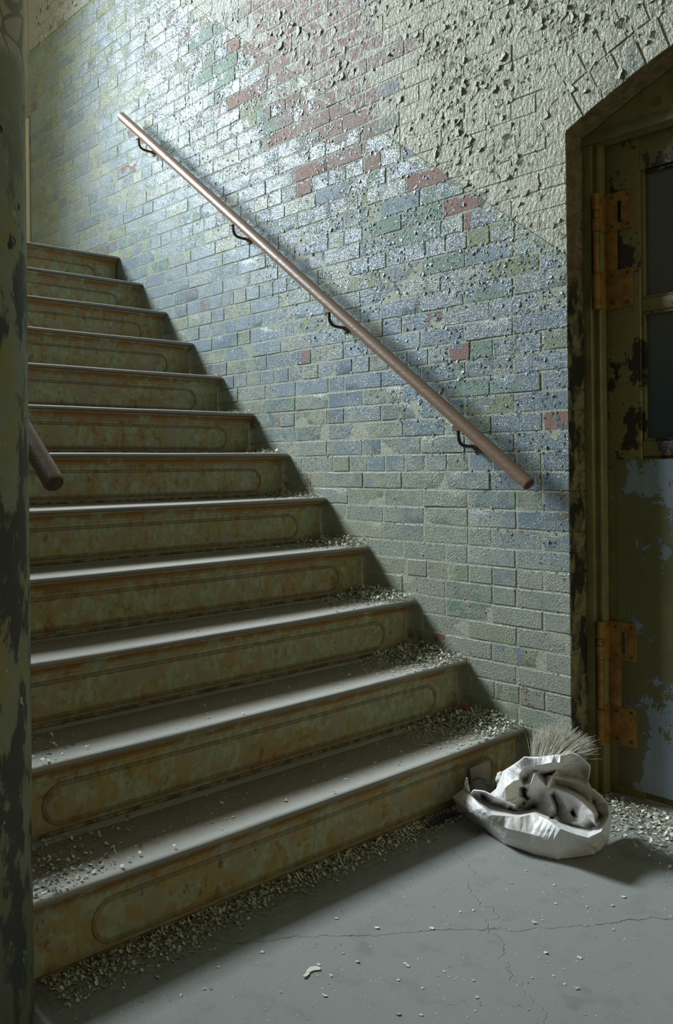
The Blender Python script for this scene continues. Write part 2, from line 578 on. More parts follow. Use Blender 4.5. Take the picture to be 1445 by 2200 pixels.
M_CREAM = simple('cream_plaster', (.42, .38, .26), (.50, .46, .33), 8, .7)
M_NEAR = simple('dull_green_plaster', (.36, .36, .25), (.44, .44, .32), 6, .8)
M_CEIL = simple('ceiling_plaster', (.42, .42, .34), (.48, .48, .40), 6, .8)
M_STRIP = simple('warm_cream_board', (.80, .70, .46), (.86, .76, .52), 12, .6)
M_RUST = simple('rust_disc', (.13, .045, .015), (.24, .10, .04), 70, .7, .002)
M_REDBRICK = simple('red_brick', (.22, .09, .06), (.32, .15, .11), 60, .8)
M_CARD = simple('faded_card', (.33, .27, .22), (.40, .33, .28), 20, .8)
M_RAG = simple('grey_rag', (.10, .095, .085), (.17, .16, .14), 30, .9, .006)
M_FOAM = simple('white_foam', (.62, .60, .52), (.74, .71, .62), 40, .8, .004)
M_FIBRE = simple('pale_fibre', (.50, .47, .38), (.66, .62, .52), 30, .6)
M_BAR = simple('dark_bar', (.012, .016, .02), (.035, .042, .05), 40, .5)

# ================================================================ structure
X_J, Z_J0, COURSE = -0.172, 0.058, 0.0646          # door edge, first bed joint, course height
AR_C, AR_R = (-1.296, -0.075), 2.443               # arch centre (x, z), radius of the opening's curve
AR_A0 = math.acos((X_J - AR_C[0]) / AR_R)
X_J2 = 2 * AR_C[0] - X_J
X_END, Z_TOP = 3.81, 5.3
Z_SPR = AR_C[1] + AR_R * math.sin(AR_A0)


def arc(rad, n=24, a0=AR_A0):
    a1 = PI - a0
    return [(AR_C[0] + rad * math.cos(a0 + (a1 - a0) * i / n), AR_C[1] + rad * math.sin(a0 + (a1 - a0) * i / n)) for i in range(n + 1)]


# floor
f = MB()
f.box(-4.2, 0.6, -0.6, 3.0, -0.12, 0.0)
floor = struct(f.build('floor', M_FLOOR))

# wall with the door opening: mortar backing, then bricks
outl = [(X_END + .25, -.12), (X_J, -.12)] + arc(AR_R) + [(X_J2, -.12), (-4.2, -.12), (-4.2, Z_TOP), (X_END + .25, Z_TOP)]
bm = bmesh.new()
vs = [bm.verts.new((x, -.0013, z)) for x, z in outl]
fc = bm.faces.new(vs)
ex = bmesh.ops.extrude_face_region(bm, geom=[fc])
for v in ex['geom']:
    if isinstance(v, bmesh.types.BMVert):
        v.co.y = -.32
bmesh.ops.recalc_face_normals(bm, faces=bm.faces)
me = bpy.data.meshes.new('wall_right')
bm.to_mesh(me)
bm.free()
wall = struct(link('wall_right', me, [M_WALL, M_JAMB]))
at = me.color_attributes.new('seed', 'FLOAT_COLOR', 'POINT')
at.data.foreach_set('color', [1., 1., 1., 1.] * len(me.vertices))
for p in me.polygons:
    if abs(p.normal.y) < .5 and p.center.y > -.31 and p.center.x < 0 and p.center.z < 2.6 and p.center.x > -2.6:
        p.material_index = 1

SEG_NX, SEG_NZ = 4, 2


def brick_geo(x0, x1, z0, z1, depth=.06, proud=0., rot=None, r=rnd):
    """irregular rounded brick, face towards +y; rot = (cx, cz, angle) turns it in the wall plane"""
    nx, nz = SEG_NX, SEG_NZ
    if x1 - x0 < .13:
        nx = 2
    ins = .0020
    tilt = (r.gauss(0, .006), r.gauss(0, .008))
    cx, cz = (x0 + x1) / 2, (z0 + z1) / 2

    def wob(x, z, s):
        return (mnoise.noise((x * 19 + 3, z * 25, s)) * .0016, mnoise.noise((x * 25, z * 19 + 7, s)) * .0016)
    V, F = [], []

    def pt(x, z, y):
        a, b = wob(x, z, y * 3)
        return (x + a, y, z + b)
    front = proud + r.uniform(-.0010, .0010)
    for j in range(nz + 1):
        for i in range(nx + 1):
            x = x0 + ins + (x1 - x0 - 2 * ins) * i / nx
            z = z0 + ins + (z1 - z0 - 2 * ins) * j / nz
            bul = mnoise.noise((x * 14, z * 14, 2.)) * .0008
            V.append(pt(x, z, front + bul + (x - cx) * tilt[0] + (z - cz) * tilt[1]))
    for j in range(nz):
        for i in range(nx):
            a = j * (nx + 1) + i
            F.append((a, a + nx + 1, a + nx + 2, a + 1))
    ring = [(i, 0) for i in range(nx)] + [(nx, j) for j in range(nz)] + [(i, nz) for i in range(nx, 0, -1)] + [(0, j) for j in range(nz, 0, -1)]
    idx0 = [j * (nx + 1) + i for i, j in ring]
    prev = idx0
    for yy in (front - .0018, -depth):
        cur = []
        for i, j in ring:
            x = x0 + (x1 - x0) * i / nx
            z = z0 + (z1 - z0) * j / nz
            cur.append(len(V))
            V.append(pt(x, z, yy) if yy > -.02 else (x, yy, z))
        n = len(ring)
        for k in range(n):
            F.append((prev[k], prev[(k + 1) % n], cur[(k + 1) % n], cur[k]))
        prev = cur
    if rot:
        ox, oz, a = rot
        ca, sa = math.cos(a), math.sin(a)
        V = [(ox + x * ca - z * sa, y, oz + x * sa + z * ca) for x, y, z in V]
    return V, F


def to_px(p):
    d = Vector(p) - CAM
    c = d.dot(fw)
    u, v = F_PX * d.dot(rt) / c, -F_PX * d.z / c
    return 722.5 + cr * u - sr * v, CY_PX + sr * u + cr * v


BR = []                                            # (projected area, V, F, seed)


def reg_brick(V, F, cx, cz, w, h):
    px, py = to_px((cx, 0, cz))
    d = (Vector((cx, 0, cz)) - CAM)
    area = w * h * abs(d.normalized().y) / d.length_squared
    inside = -20 < px < 1465 and -20 < py < 2220
    step = math.floor(cx / G) + 1 if cx > 0 else 0
    hid = cz + .02 < step * H
    BR.append((area if inside and not hid else area * 1e-4, V, F, (rnd.random() * .98, rnd.random() * .98, rnd.random() * .8)))


RING = .228
ncourse = int((Z_TOP - Z_J0) / COURSE)
for c in range(-1, ncourse):
    z0 = Z_J0 + c * COURSE
    z1 = z0 + COURSE
    if z1 < 0:
        continue
    jz = .0029
    header = (c % 6 == 3)
    for side in (1, -1):
        x = (X_J - .003) if side == 1 else (X_J2 + .003)
        if z1 > Z_SPR:                             # above the springing: one run across
            if side == -1:
                continue
            x = -2.75
        first = True
        while (x < X_END - .01 if side == 1 else x > -2.9):
            L = .099 if header else .205
            if first and c % 2 and not header:
                L = .099
            elif not header and rnd.random() < .16:
                L = .099
            L += rnd.uniform(-.004, .004)
            first = False
            x2 = x + side * L
            a, b = min(x, x2), max(x, x2)
            b = min(b, X_END - .002)
            x = x2
            # skip what lies behind the steps or inside the arch ring
            cxm, czm = (a + b) / 2, (z0 + z1) / 2
            rr = math.hypot(cxm - AR_C[0], czm - AR_C[1])
            if rr < AR_R + RING - .035 and czm > Z_SPR - .03 and X_J2 - .16 < cxm < X_J + .14:
                if math.atan2(czm - AR_C[1], cxm - AR_C[0]) > AR_A0 - .02 and math.atan2(czm - AR_C[1], cxm - AR_C[0]) < PI - AR_A0 + .02:
                    continue
            if cxm > 0 and z1 < (math.floor(a / G)) * H - .05:
                continue
            if b - a < .03:
                continue
            at_jamb = side == 1 and abs(a - X_J) < .01 and z1 <= Z_SPR
            V, F = brick_geo(a + .0030, b - .0030, z0 + jz, z1 - jz, depth=.093 if at_jamb else .05)
            if at_jamb:
                V = [(vx - .0030, vy, vz) for vx, vy, vz in V]
            reg_brick(V, F, cxm, czm, b - a, COURSE)
# arch: two rings of headers on edge
for ring in range(2):
    ra, rb = AR_R - .003 + ring * .114, AR_R + .110 + ring * .114
    n = int((PI - 2 * AR_A0) * ra / .073)
    off = 0.5 * ring
    for k in range(n):
        a = AR_A0 + (PI - 2 * AR_A0) * (k + .5) / n
        w = (PI - 2 * AR_A0) * ra / n
        V, F = brick_geo(-w / 2 + .0028, w / 2 - .0028, ra + .003, rb - .003, depth=.05 if ring else .093, proud=.0012, rot=(AR_C[0], AR_C[1], a - PI / 2))
        cxm, czm = AR_C[0] + (ra + .055) * math.cos(a), AR_C[1] + (ra + .055) * math.sin(a)
        reg_brick(V, F, cxm, czm, w, .11)
BR.sort(key=lambda q: -q[0])
rest = MB()


def jamb_faces(me):
    for p in me.polygons:
        if (abs(p.normal.y) < .4 and p.center.y < -.008 and p.center.x < X_J + .006 and p.center.z < 2.5):
            p.material_index = 1


for k, (ar, V, F, seed) in enumerate(BR):
    if k < 300:
        q = MB()
        q.add(V, F, seed)
        o = q.build('brick', [M_WALL, M_JAMB], None, angle=28)
        jamb_faces(o.data)
        o.parent = wall
    else:
        rest.add(V, F, seed)
o = rest.build('bricks', [M_WALL, M_JAMB], None, angle=28)
jamb_faces(o.data)
o.parent = wall
o['kind'] = 'stuff'


# curled paint film standing off the wall
def flake(mb, c, size, ang, curl, u, v, n, seed, thick=0.):
    """a curled scrap: attached along one side, lifting towards its free edge"""
    du = u * math.cos(ang) + v * math.sin(ang)
    dv = v * math.cos(ang) - u * math.sin(ang)
    V = []
    asp = rnd.uniform(.6, 1.3)
    for j in range(3):
        t = j / 2
        for i in range(3):
            s_ = (i / 2 - .5) * asp * (1 - .35 * (j == 2) * abs(i - 1))
            jx, jy = rnd.uniform(-.16, .16), rnd.uniform(-.14, .14)
            p = c + du * (s_ + jx) * size + dv * ((t - .3) + (jy if j else 0)) * size * (1 - curl * .25 * t)
            p = p + n * (size * curl * t * t * rnd.uniform(.75, 1.2) + .0012)
            V.append(p)
    F = [(a, a + 1, a + 4, a + 3) for a in (0, 1, 3, 4)]
    mb.add(V, F, seed)


fl = MB()
UX, UZ, NY = Vector((1, 0, 0)), Vector((0, 0, 1)), Vector((0, 1, 0))


def dado(x): return min(1.842 + .772 * x, 3.757)


def wall_spot(x, z):
    """no film over the openings or behind the steps"""
    if x < X_J + .012:
        if math.hypot(x - AR_C[0], z - AR_C[1]) < AR_R + .02:
            return False
    if x > 0 and z < (math.floor(x / G) + 1) * H + .01:
        return False
    return True


tries = nbig = 0
while len(fl.v) < 9 * 9000 and tries < 90000:
    tries += 1
    x, z = rnd.uniform(-.62, 3.7), rnd.uniform(.1, 4.4)
    px, py = to_px((x, 0, z))
    if not (-30 < px < 1475 and -30 < py < 2230) or not wall_spot(x, z):
        continue
    d = dado(x) - z
    cl = mnoise.noise((x * 5, z * 6, 4.)) * .5 + .5
    if d < 0:                                       # cream paint: many larger scrolls
        p = (.7 if z > 2.25 or x > .2 else .4) * (cl ** 1.7) * 1.3
        size = rnd.choice((.008, .011, .015, .020, .024)) * rnd.uniform(.8, 1.3)
        if .42 < x < 1.5 and d > -.75:
            p *= .45
        if rnd.random() < .012:
            size = rnd.uniform(.026, .04)
        curl = rnd.uniform(.06, .30)
    else:
        belt = max(0., 1 - abs(d - .3) / .85) if -.2 < x < 2.4 else .1
        p = .10 + .80 * belt * (cl ** 1.3) * 1.4
        size = rnd.uniform(.005, .013) if belt > .1 else rnd.uniform(.003, .007)
        curl = rnd.uniform(.05, .28)
    if rnd.random() > p:
        continue
    big = size > .023 and nbig < 150
    nbig += big
    tgt = MB() if big else fl
    flake(tgt, Vector((x, -.001, z)), size, rnd.gauss(.7, .9) + (PI if rnd.random() < .35 else 0), curl, UX, UZ, NY, (rnd.random() * .9, rnd.random() * .9, 1.))
    if big:
        tgt.build('paint_flake', M_WALL, wall, smooth=True)
o = fl.build('peeling_paint', M_WALL, None, smooth=True)
o.parent = wall
o['kind'] = 'stuff'

# dividing wall with a rounded end, left of the flight
R_L = .15
prof = []
cx, cy = -.013, 1.84
for i in range(25):
    a = -PI / 2 - PI * i / 24
    prof.append((cx + R_L * math.cos(a), cy + R_L * math.sin(a)))
prof = [(2.65, 1.69)] + prof + [(2.65, 1.99)]
zs = [0, .02, .4, .8, 1.2, 1.6, 1.815, 1.82, 2.2, 2.6, 3.2, 4.0, Z_TOP]
V, F = [], []
n = len(prof)
for z in zs:
    for x, y in prof:
        V.append((x, y, z))
for j in range(len(zs) - 1):
    for i in range(n):
        a, b = j * n + i, j * n + (i + 1) % n
        F.append((a, b, b + n, a + n))
F.append(tuple(range(n)))
F.append(tuple((len(zs) - 1) * n + i for i in range(n)))
me = mesh('wall_left', V, F, True)
bm = bmesh.new()
bm.from_mesh(me)
bmesh.ops.recalc_face_normals(bm, faces=bm.faces)
bm.to_mesh(me)
bm.free()
me.set_sharp_from_angle(angle=math.radians(40))
struct(link('wall_left', me, M_LEFT))

q = MB()
q.box(-4.2, .30, 2.75, 2.95, 0, Z_TOP)  # unseen side wall, added to keep fill off the lower left
q.box(.10, .30, 1.99, 2.75, 0, Z_TOP)
struct(q.build('wall_near_light_block', M_NEAR))
q = MB()                                            # unseen wall added behind the camera, its opening sized to shape the fill
q.box(-2.9, -2.7, 0, .1, 0, Z_TOP)
q.box(-2.9, -2.7, 1.5, 2.75, 0, Z_TOP)
q.box(-2.9, -2.7, .1, 1.5, 1.8, Z_TOP)
struct(q.build('wall_back_light_block', M_NEAR))

# far wall at the landing with its window opening
WY0, WY1, WZ0, WZ1 = 1.00, 2.30, 3.16, 5.06
w = MB()
w.box(X_END, X_END + .2, -.0, WY0, 2.0, Z_TOP)
w.box(X_END, X_END + .2, WY1, 3.6, 2.0, Z_TOP)
w.box(X_END, X_END + .2, WY0, WY1, 2.0, WZ0)
w.box(X_END, X_END + .2, WY0, WY1, WZ1, Z_TOP)
struct(w.build('wall_far', M_CREAM))
win = struct(empty('window_1', (X_END, (WY0 + WY1) / 2, WZ0)))
q = MB()
for y0, y1, z0, z1 in ((WY0, WY0 + .04, WZ0, WZ1), (WY1 - .04, WY1, WZ0, WZ1), (WY0 + .04, WY1 - .04, WZ0, WZ0 + .05), (WY0 + .04, WY1 - .04, WZ1 - .05, WZ1)):
    q.box(X_END + .06, X_END + .12, y0, y1, z0, z1)
adopt(q.build('window_frame', M_FRAME), win)
for z in (3.80, 4.43):
    q = MB()
    q.box(X_END + .08, X_END + .105, WY0 + .04, WY1 - .04, z - .015, z + .015)
    adopt(q.build('glazing_bar', M_FRAME), win)
q = MB()
ym = (WY0 + WY1) / 2
q.box(X_END + .075, X_END + .11, ym - .014, ym + .014, WZ0 + .05, WZ1 - .05)
adopt(q.build('glazing_bar', M_FRAME), win)
for y0, y1 in ((WY0 + .04, ym - .014), (ym + .014, WY1 - .04)):
    for z0, z1 in ((WZ0 + .05, 3.785), (3.815, 4.415), (4.445, WZ1 - .05)):
        q = MB()
        q.box(X_END + .09, X_END + .093, y0, y1, z0, z1)
        adopt(q.build('pane', M_WGLASS), win)
q = MB()
q.box(X_END - .016, X_END, .004, .055, 2.22, 3.32)
q.box(X_END - .019, X_END - .016, .012, .047, 2.24, 3.30)
struct(q.build('trim_1', M_STRIP))
q = MB()
q.box(2.70, X_END, 0., 3.6, 2.05, 2.22)
struct(q.build('landing', M_TREAD))
q = MB()
q.box(-4.2, X_END + .25, -.32, 4.4, Z_TOP, Z_TOP + .15)
struct(q.build('ceiling', M_CEIL))

# ================================================================ staircase
stair = tag(empty('staircase', (0, WID / 2, 0)), 'straight flight of worn slate treads and rusty green iron risers between brick wall and column', 'staircase')
NY_ = 44
TH = .019


def tread_mesh(k):
    """k = 1..12; worn slate slab with a rounded, dished front edge"""
    x0, z1 = (k - 1) * G, k * H
    V, F = [], []
    xb = x0 + G + SB + .004 if k < 12 else x0 + .1
    for j in range(NY_ + 1):
        y = .005 + (WID - .01) * j / NY_
        yy = y / WID
        wear = .5 + .5 * mnoise.noise((y * 2.2, k * 3.1, 0.))
        foot = math.exp(-((yy - .72) / .2) ** 2) * .7 + math.exp(-((yy - .38) / .2) ** 2) * .55
        dip = (.0035 + .0045 * wear) * foot
        rr = .008 + .010 * foot * (.6 + .8 * wear)      # worn rounding of the front top edge
        jag = mnoise.noise((y * 9, k * 5.7, 1.)) * .0012
        P = [(x0 + .045, z1 - TH), (x0 + .004, z1 - TH), (x0 + jag, z1 - TH + .004)]
        rz = min(rr * .62, TH - .006)
        for i in range(6):
            a = PI - (PI / 2) * i / 5
            P.append((x0 + jag + rr * 1.6 + rr * 1.6 * math.cos(a), z1 - dip - rz + rz * math.sin(a)))
        P += [(x0 + .06, z1 - dip * .75), (x0 + .11, z1 - dip * .4), (x0 + .18, z1 - dip * .1), (xb, z1), (xb, z1 - TH)]
        V += [(x, y, z) for x, z in P]
        n = len(P)
    for j in range(NY_):
        for i in range(n):
            a, b = j * n + i, j * n + (i + 1) % n
            F.append((a, b, b + n, a + n))
    F.append(tuple(range(n)))
    F.append(tuple(NY_ * n + i for i in reversed(range(n))))
    me = mesh('tread', V, F, True)
    bm = bmesh.new()
    bm.from_mesh(me)
    bmesh.ops.recalc_face_normals(bm, faces=bm.faces)
    bm.to_mesh(me)
    bm.free()
    me.set_sharp_from_angle(angle=math.radians(42))
    return me


def sweep(mb, path, prof, closed=False):
    """sweep a small (outward, across) profile along a (y, z) path on a riser face; x grows into the riser"""
    n, k = len(path), len(prof)
    V, F = [], []
    for i, (y, z) in enumerate(path):
        a = path[(i - 1) % n] if closed or i else path[i]
        b = path[(i + 1) % n] if closed or i < n - 1 else path[i]
        d = Vector((b[0] - a[0], b[1] - a[1])).normalized()
        nr = Vector((-d.y, d.x))
        for o_, c_ in prof:
            V.append((-o_, y + nr.x * c_, z + nr.y * c_))
    m_ = n if closed else n - 1
    for i in range(m_):
        for j in range(k - 1):
            a, b = i * k + j, ((i + 1) % n) * k + j
            F.append((a, a + 1, b + 1, b))
    mb.add(V, F)


def riser(k):
    x = (k - 1) * G + SB
    z0, z1 = (k - 1) * H, k * H
    if k > 1:
        z0 -= 0
    q = MB()
    q.box(x, x + .012, .005, WID - .005, z0, z1 - TH)
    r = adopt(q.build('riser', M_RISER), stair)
    # cove under the nosing, turned down at both ends
    q = MB()
    e = .030
    dr = .010
    y0, y1, zt, zb = e, WID - e, z1 - TH - .0015, z0 + .012
    path = [(y0 - .012, zb), (y0 - .012, zt - .03 - dr)]
    path += [(y0 - .012 + dr * (1 - math.cos(t)) + .0, zt - .03 - dr + dr * math.sin(t)) for t in (PI / 8, PI / 4, 3 * PI / 8, PI / 2)]
    top = [(y1 + .012 - dr * (1 - math.cos(t)), zt - .03 - dr + dr * math.sin(t)) for t in (PI / 2, 3 * PI / 8, PI / 4, PI / 8)]
    path += top + [(y1 + .012, zt - .03 - dr), (y1 + .012, zb)]
    sweep(q, path, [(.0, .010), (.0035, .008), (.005, .003), (.0032, -.003), (0, -.0045)])
    # the cove itself: runs straight along the whole width
    cove = [(.024, zt), (.023, zt - .006), (.015, zt - .011), (.009, zt - .018), (.008, zt - .0255), (.004, zt - .027), (0, zt - .028)]
    V = [(-o_, yy, zz) for yy in (.005, WID - .005) for o_, zz in cove]
    c_ = len(cove)
    q.add(V, [(i, i + 1, i + 1 + c_, i + c_) for i in range(c_ - 1)] + [tuple(range(c_)), tuple(range(2 * c_ - 1, c_ - 1, -1))])
    q.v = [(vx + x, vy, vz) for vx, vy, vz in q.v]
    o = q.build('nosing_moulding', M_RISER, None, angle=35)
    adopt(o, r)
    # long raised loop with round ends
    q = MB()
    rc = .046
    ya, yb, zc = .128 + rc, 1.522 - rc, z0 + .069
    path = []
    for i in range(17):
        a = -PI / 2 + PI * i / 16
        path.append((yb + rc * math.cos(a), zc + rc * math.sin(a)))
    for i in range(17):
        a = PI / 2 + PI * i / 16
        path.append((ya + rc * math.cos(a), zc + rc * math.sin(a)))
    sweep(q, path, [(0, .0065), (.0030, .0050), (.0038, .0025), (.0022, .0002), (.0034, -.0025), (.0024, -.0048), (0, -.0060)], True)
    q.v = [(vx + x, vy, vz) for vx, vy, vz in q.v]
    adopt(q.build('panel_bead', M_RISER2, None, angle=60), r)
    # foot strip along the tread below
    q = MB()
    q.box(x - .006, x, .012, WID - .004, z0, z0 + .009, .0025)
    adopt(q.build('foot_strip', M_BEAD, None, angle=40), r)


for k in range(1, 13):
    adopt(link('tread', tread_mesh(k), M_TREAD), stair)
    riser(k)


# ================================================================ handrails
def rail_axis(x, p0, slope=.758):
    return Vector((x, p0[1], p0[2] + (x - p0[0]) * slope))


def handrail(p0, x1, label, brackets, wall_y, sgn):
    root = tag(empty('handrail', p0), label, 'handrail')
    a, b = Vector(p0), rail_axis(x1, p0)
    d = (b - a).normalized()
    q = MB()
    n = 26
    pts = [a + (b - a) * i / n for i in range(n + 1)]
    pts = [a + d * .004] + pts[1:-1] + [b - d * .004]
    pts = [a] + pts + [b]
    R = .0225
    q.tube(pts, [R - .004] + [R] * (len(pts) - 2) + [R - .004], 20)
    rail = adopt(q.build('rail', [M_WOOD, M_ENDGRAIN], None, angle=30), root)
    for p in rail.data.polygons:
        if abs(p.normal.dot(d)) > .9:
            p.material_index = 1
    for xb in brackets:
        c = rail_axis(xb, p0)
        wy = wall_y
        w_ = sgn
        q = MB()
        br = adopt(q_bracket(c, wy, w_).build('bracket', M_IRON, None, angle=40), root)
        q = MB()
        pz = c.z - .088
        q.tube([(xb - .004, wy, pz), (xb - .004, wy + w_ * .006, pz)], [.021, .019], 14)
        q.tube([(xb - .004, wy + w_ * .006, pz), (xb - .004, wy + w_ * .012, pz)], [.011, .009], 10)
        pl = adopt(q.build('wall_plate', M_BRASS, None, angle=40), br)
    return root


def q_bracket(c, wy, w_):
    q = MB()
    xb, z = c.x, c.z
    y = c.y
    pts = [(xb, y, z - .020), (xb, y, z - .045), (xb - .001, y - w_ * .002, z - .066), (xb - .001, y - w_ * .010, z - .078), (xb - .002, y - w_ * .022, z - .085),
           (xb - .004, (y + wy) / 2, z - .088), (xb - .004, wy + w_ * .010, z - .088)]
    q.tube(pts, .0062, 8)
    q.box(xb - .02, xb + .02, y - .008, y + .008, z - .036, z - .018)
    return q


handrail((-.086, .085, .985), 2.46, 'long round wooden handrail on the painted brick wall above the steps', (.20, .845, 1.475, 2.285), 0.0, 1)
handrail((.058, 1.59, 1.017), 2.60, 'dark wooden handrail end poking out beside the rounded left wall end', (.62, 1.35, 2.2), 1.69, -1)

# ================================================================ door
Y_L = -.130                                         # front of the leaf
door = struct(empty('door_1', (-.24, Y_L, 0)))


def part(name, boxes, mat, par, b=.002):
    q = MB()
    for bx in boxes:
        q.box(*bx, b)
    return adopt(q.build(name, mat, None, angle=40), par)


def leaf(root, mir):
    X = (lambda x: x) if not mir else (lambda x: 2 * AR_C[0] - x)
    B = lambda x0, x1, y0, y1, z0, z1: (X(x0), X(x1), y0, y1, z0, z1)
    part('stile', [B(-.235, -.352, Y_L - .045, Y_L, .006, 2.062)], M_DOOR, root)
    part('stile', [B(-1.172, -1.290, Y_L - .045, Y_L, .006, 2.062)], M_DOOR, root)
    part('rail', [B(-.352, -1.172, Y_L - .045, Y_L, 1.958, 2.062)], M_DOOR, root)
    part('rail', [B(-.352, -1.172, Y_L - .045, Y_L, 1.072, 1.117)], M_DOOR, root)
    part('rail', [B(-.352, -1.172, Y_L - .045, Y_L - .004, 1.520, 1.558)], M_DOOR, root)
    part('glazing_bar', [B(-.745, -.780, Y_L - .045, Y_L - .004, 1.117, 1.958)], M_DOOR, root)
    for x0, x1 in ((-.352, -.745), (-.780, -1.172)):
        for z0, z1 in ((1.117, 1.520), (1.558, 1.958)):
            part('pane', [B(x0, x1, Y_L - .028, Y_L - .022, z0, z1)], M_GLASS, root, 0)
            part('glazing_bead', [B(x0, x0 - .010, Y_L - .022, Y_L - .008, z0, z1), B(x1 + .010, x1, Y_L - .022, Y_L - .008, z0, z1),
                                  B(x0 - .010, x1 + .010, Y_L - .022, Y_L - .008, z0, z0 + .010), B(x0 - .010, x1 + .010, Y_L - .022, Y_L - .008, z1 - .010, z1)], M_DOOR, root)
    part('kick_panel', [B(-.352, -1.172, Y_L - .04, Y_L - .008, .006, 1.072)], M_DOOR, root)
    # peeling sheet over the lower half
    q = MB()
    nx, nz = 20, 24
    x0, x1, z0, z1 = -.266, -1.262, .030, 1.062
    V = []
    for j in range(nz + 1):
        for i in range(nx + 1):
            x, z = x0 + (x1 - x0) * i / nx, z0 + (z1 - z0) * j / nz
            V.append((X(x), Y_L + .0035 + mnoise.noise((x * 6, z * 5, 3.)) * .0022, z))
    n = nx + 1
    F = [(j * n + i, j * n + i + 1, (j + 1) * n + i + 1, (j + 1) * n + i) for j in range(nz) for i in range(nx)]
    if not mir:
        F = [f_[::-1] for f_ in F]
    q.add(V, F)
    rim = [i for i in range(n)] + [j * n + nx for j in range(1, nz + 1)] + [nz * n + i for i in range(nx - 1, -1, -1)] + [j * n for j in range(nz - 1, 0, -1)]
    base = len(q.v)
    q.v += [(q.v[i][0], Y_L - .001, q.v[i][2]) for i in rim]
    m_ = len(rim)
    q.f += [(rim[i], rim[(i + 1) % m_], base + (i + 1) % m_, base + i) for i in range(m_)]
    adopt(q.build('sheet_panel', M_SHEET, None, angle=40), root)
    return X, B


def hinge(root, zt, zb, X, B):
    """tall spring hinge: slotted upper plate, long barrel, lower plate"""
    zt0 = zt - .118
    zb1 = zb + .122
    xa, xb = -.232, -.330
    y0, y1 = Y_L + .0, Y_L + .009
    q = MB()
    sx0, sx1, sz0, sz1 = -.281, -.298, zt0 + .022, zt - .028
    for bx in (B(xa, sx0, y0, y1, zt0, zt), B(sx1, xb, y0, y1, zt0, zt), B(sx0, sx1, y0, y1, sz1, zt), B(sx0, sx1, y0, y1, zt0, sz0)):
        q.box(*bx, 0)
    h = adopt(q.build('hinge', M_HINGE, None, angle=40), root)
    part('slot', [B(sx0, sx1, y0, y0 + .002, sz0, sz1)], M_HOLE, h, 0)
    part('slot_lip', [B(sx1 + .003, sx1, y1, y1 + .003, sz0, sz1)], M_BRASS, h, 0)
    part('lower_plate', [B(xa, xb + .002, y0, y1 - .002, zb, zb1)], M_HINGE, h, .002)
    part('web_plate', [B(xa, xa - .045, y0, y1 - .003, zb1 - .002, zt0 + .002)], M_HINGE, h, .002)
    q = MB()
    xk = X(-.2255)
    yk = -.089
    for z0, z1, r_ in ((zt - .052, zt, .0125), (zt0, zt0 + .040, .0125), (zt0 + .042, zt - .054, .010), (zb1 - .01, zt0 - .002, .0105), (zb, zb1 - .012, .0135)):
        q.tube([(xk, yk, z0), (xk, yk, z1)], r_, 14)
    q.box(*B(-.2345, -.2385, Y_L, yk, zt0, zt), .001)
    q.box(*B(-.2345, -.2385, Y_L, yk, zb, zb1), .001)
    for i in range(14):                             # spring coils showing in the lower barrel
        zz = zb + .008 + i * (zb1 - .024 - zb) / 13
        q.tube([(xk, yk, zz - .0022), (xk, yk, zz + .0022)], .0145, 12)
    adopt(q.build('hinge_barrel', M_HINGE, None, angle=40), h)
    for sx, sz in ((-.262, zt - .014), (-.315, zt - .014), (-.262, zt0 + .012), (-.315, zt0 + .012), (-.262, zb1 - .018), (-.312, zb1 - .014), (-.262, zb + .018), (-.312, zb + .016)):
        q = MB()
        q.tube([(X(sx), y1 - .003, sz), (X(sx), y1 + .0015, sz)], [.0058, .0045], 10)
        adopt(q.build('screw', M_IRON, None, angle=40), h)


X, B = leaf(door, False)
hinge(door, 1.905, 1.540, X, B)
hinge(door, .548, .160, X, B)
door2 = struct(empty('door_2', (2 * AR_C[0] + .24, Y_L, 0)))
X, B = leaf(door2, True)
hinge(door2, 1.905, 1.540, X, B)
hinge(door2, .548, .160, X, B)

# frame: two-stepped jamb post, head and the board filling the arch
fr = MB()
for s_ in (0, 1):
    X = (lambda x: x) if not s_ else (lambda x: 2 * AR_C[0] - x)
    fr.box(X(X_J - .001), X(-.206), -.19, -.092, 0, 2.068, .003)
    fr.box(X(-.205), X(-.219), -.19, -.104, 0, 2.066, .002)
    fr.box(X(-.218), X(-.234), -.19, -.099, 0, 2.064, .004)
struct(fr.build('trim_2', M_FRAME, None, angle=40))
hd = MB()
hd.box(X_J - .001, X_J2 + .001, -.19, -.092, 2.070, 2.104, .003)
hd.box(X_J - .03, X_J2 + .03, -.19, -.105, 2.063, 2.071, 0)
arcp = [(x, z) for x, z in arc(AR_R - .003, 20)]
V = [(x, y, z) for y in (-.100, -.17) for x, z in [(X_J - .002, 2.10)] + arcp + [(X_J2 + .002, 2.10)]]
n = len(V) // 2
hd.add(V, [tuple(range(n)), tuple(range(2 * n - 1, n - 1, -1))] + [(i, i + n, (i + 1) % n + n, (i + 1) % n) for i in range(n)])
head = struct(hd.build('trim_3', M_FRAME, None, angle=40))
q = MB()
q.box(-.415, -.440, -.100, -.095, 2.128, 2.150, .002)
q.tube([(-.428, -.096, 2.139), (-.428, -.090, 2.139)], .006, 10)
o = q.build('latch_plate', M_HINGE, None, angle=40)
o.parent = head

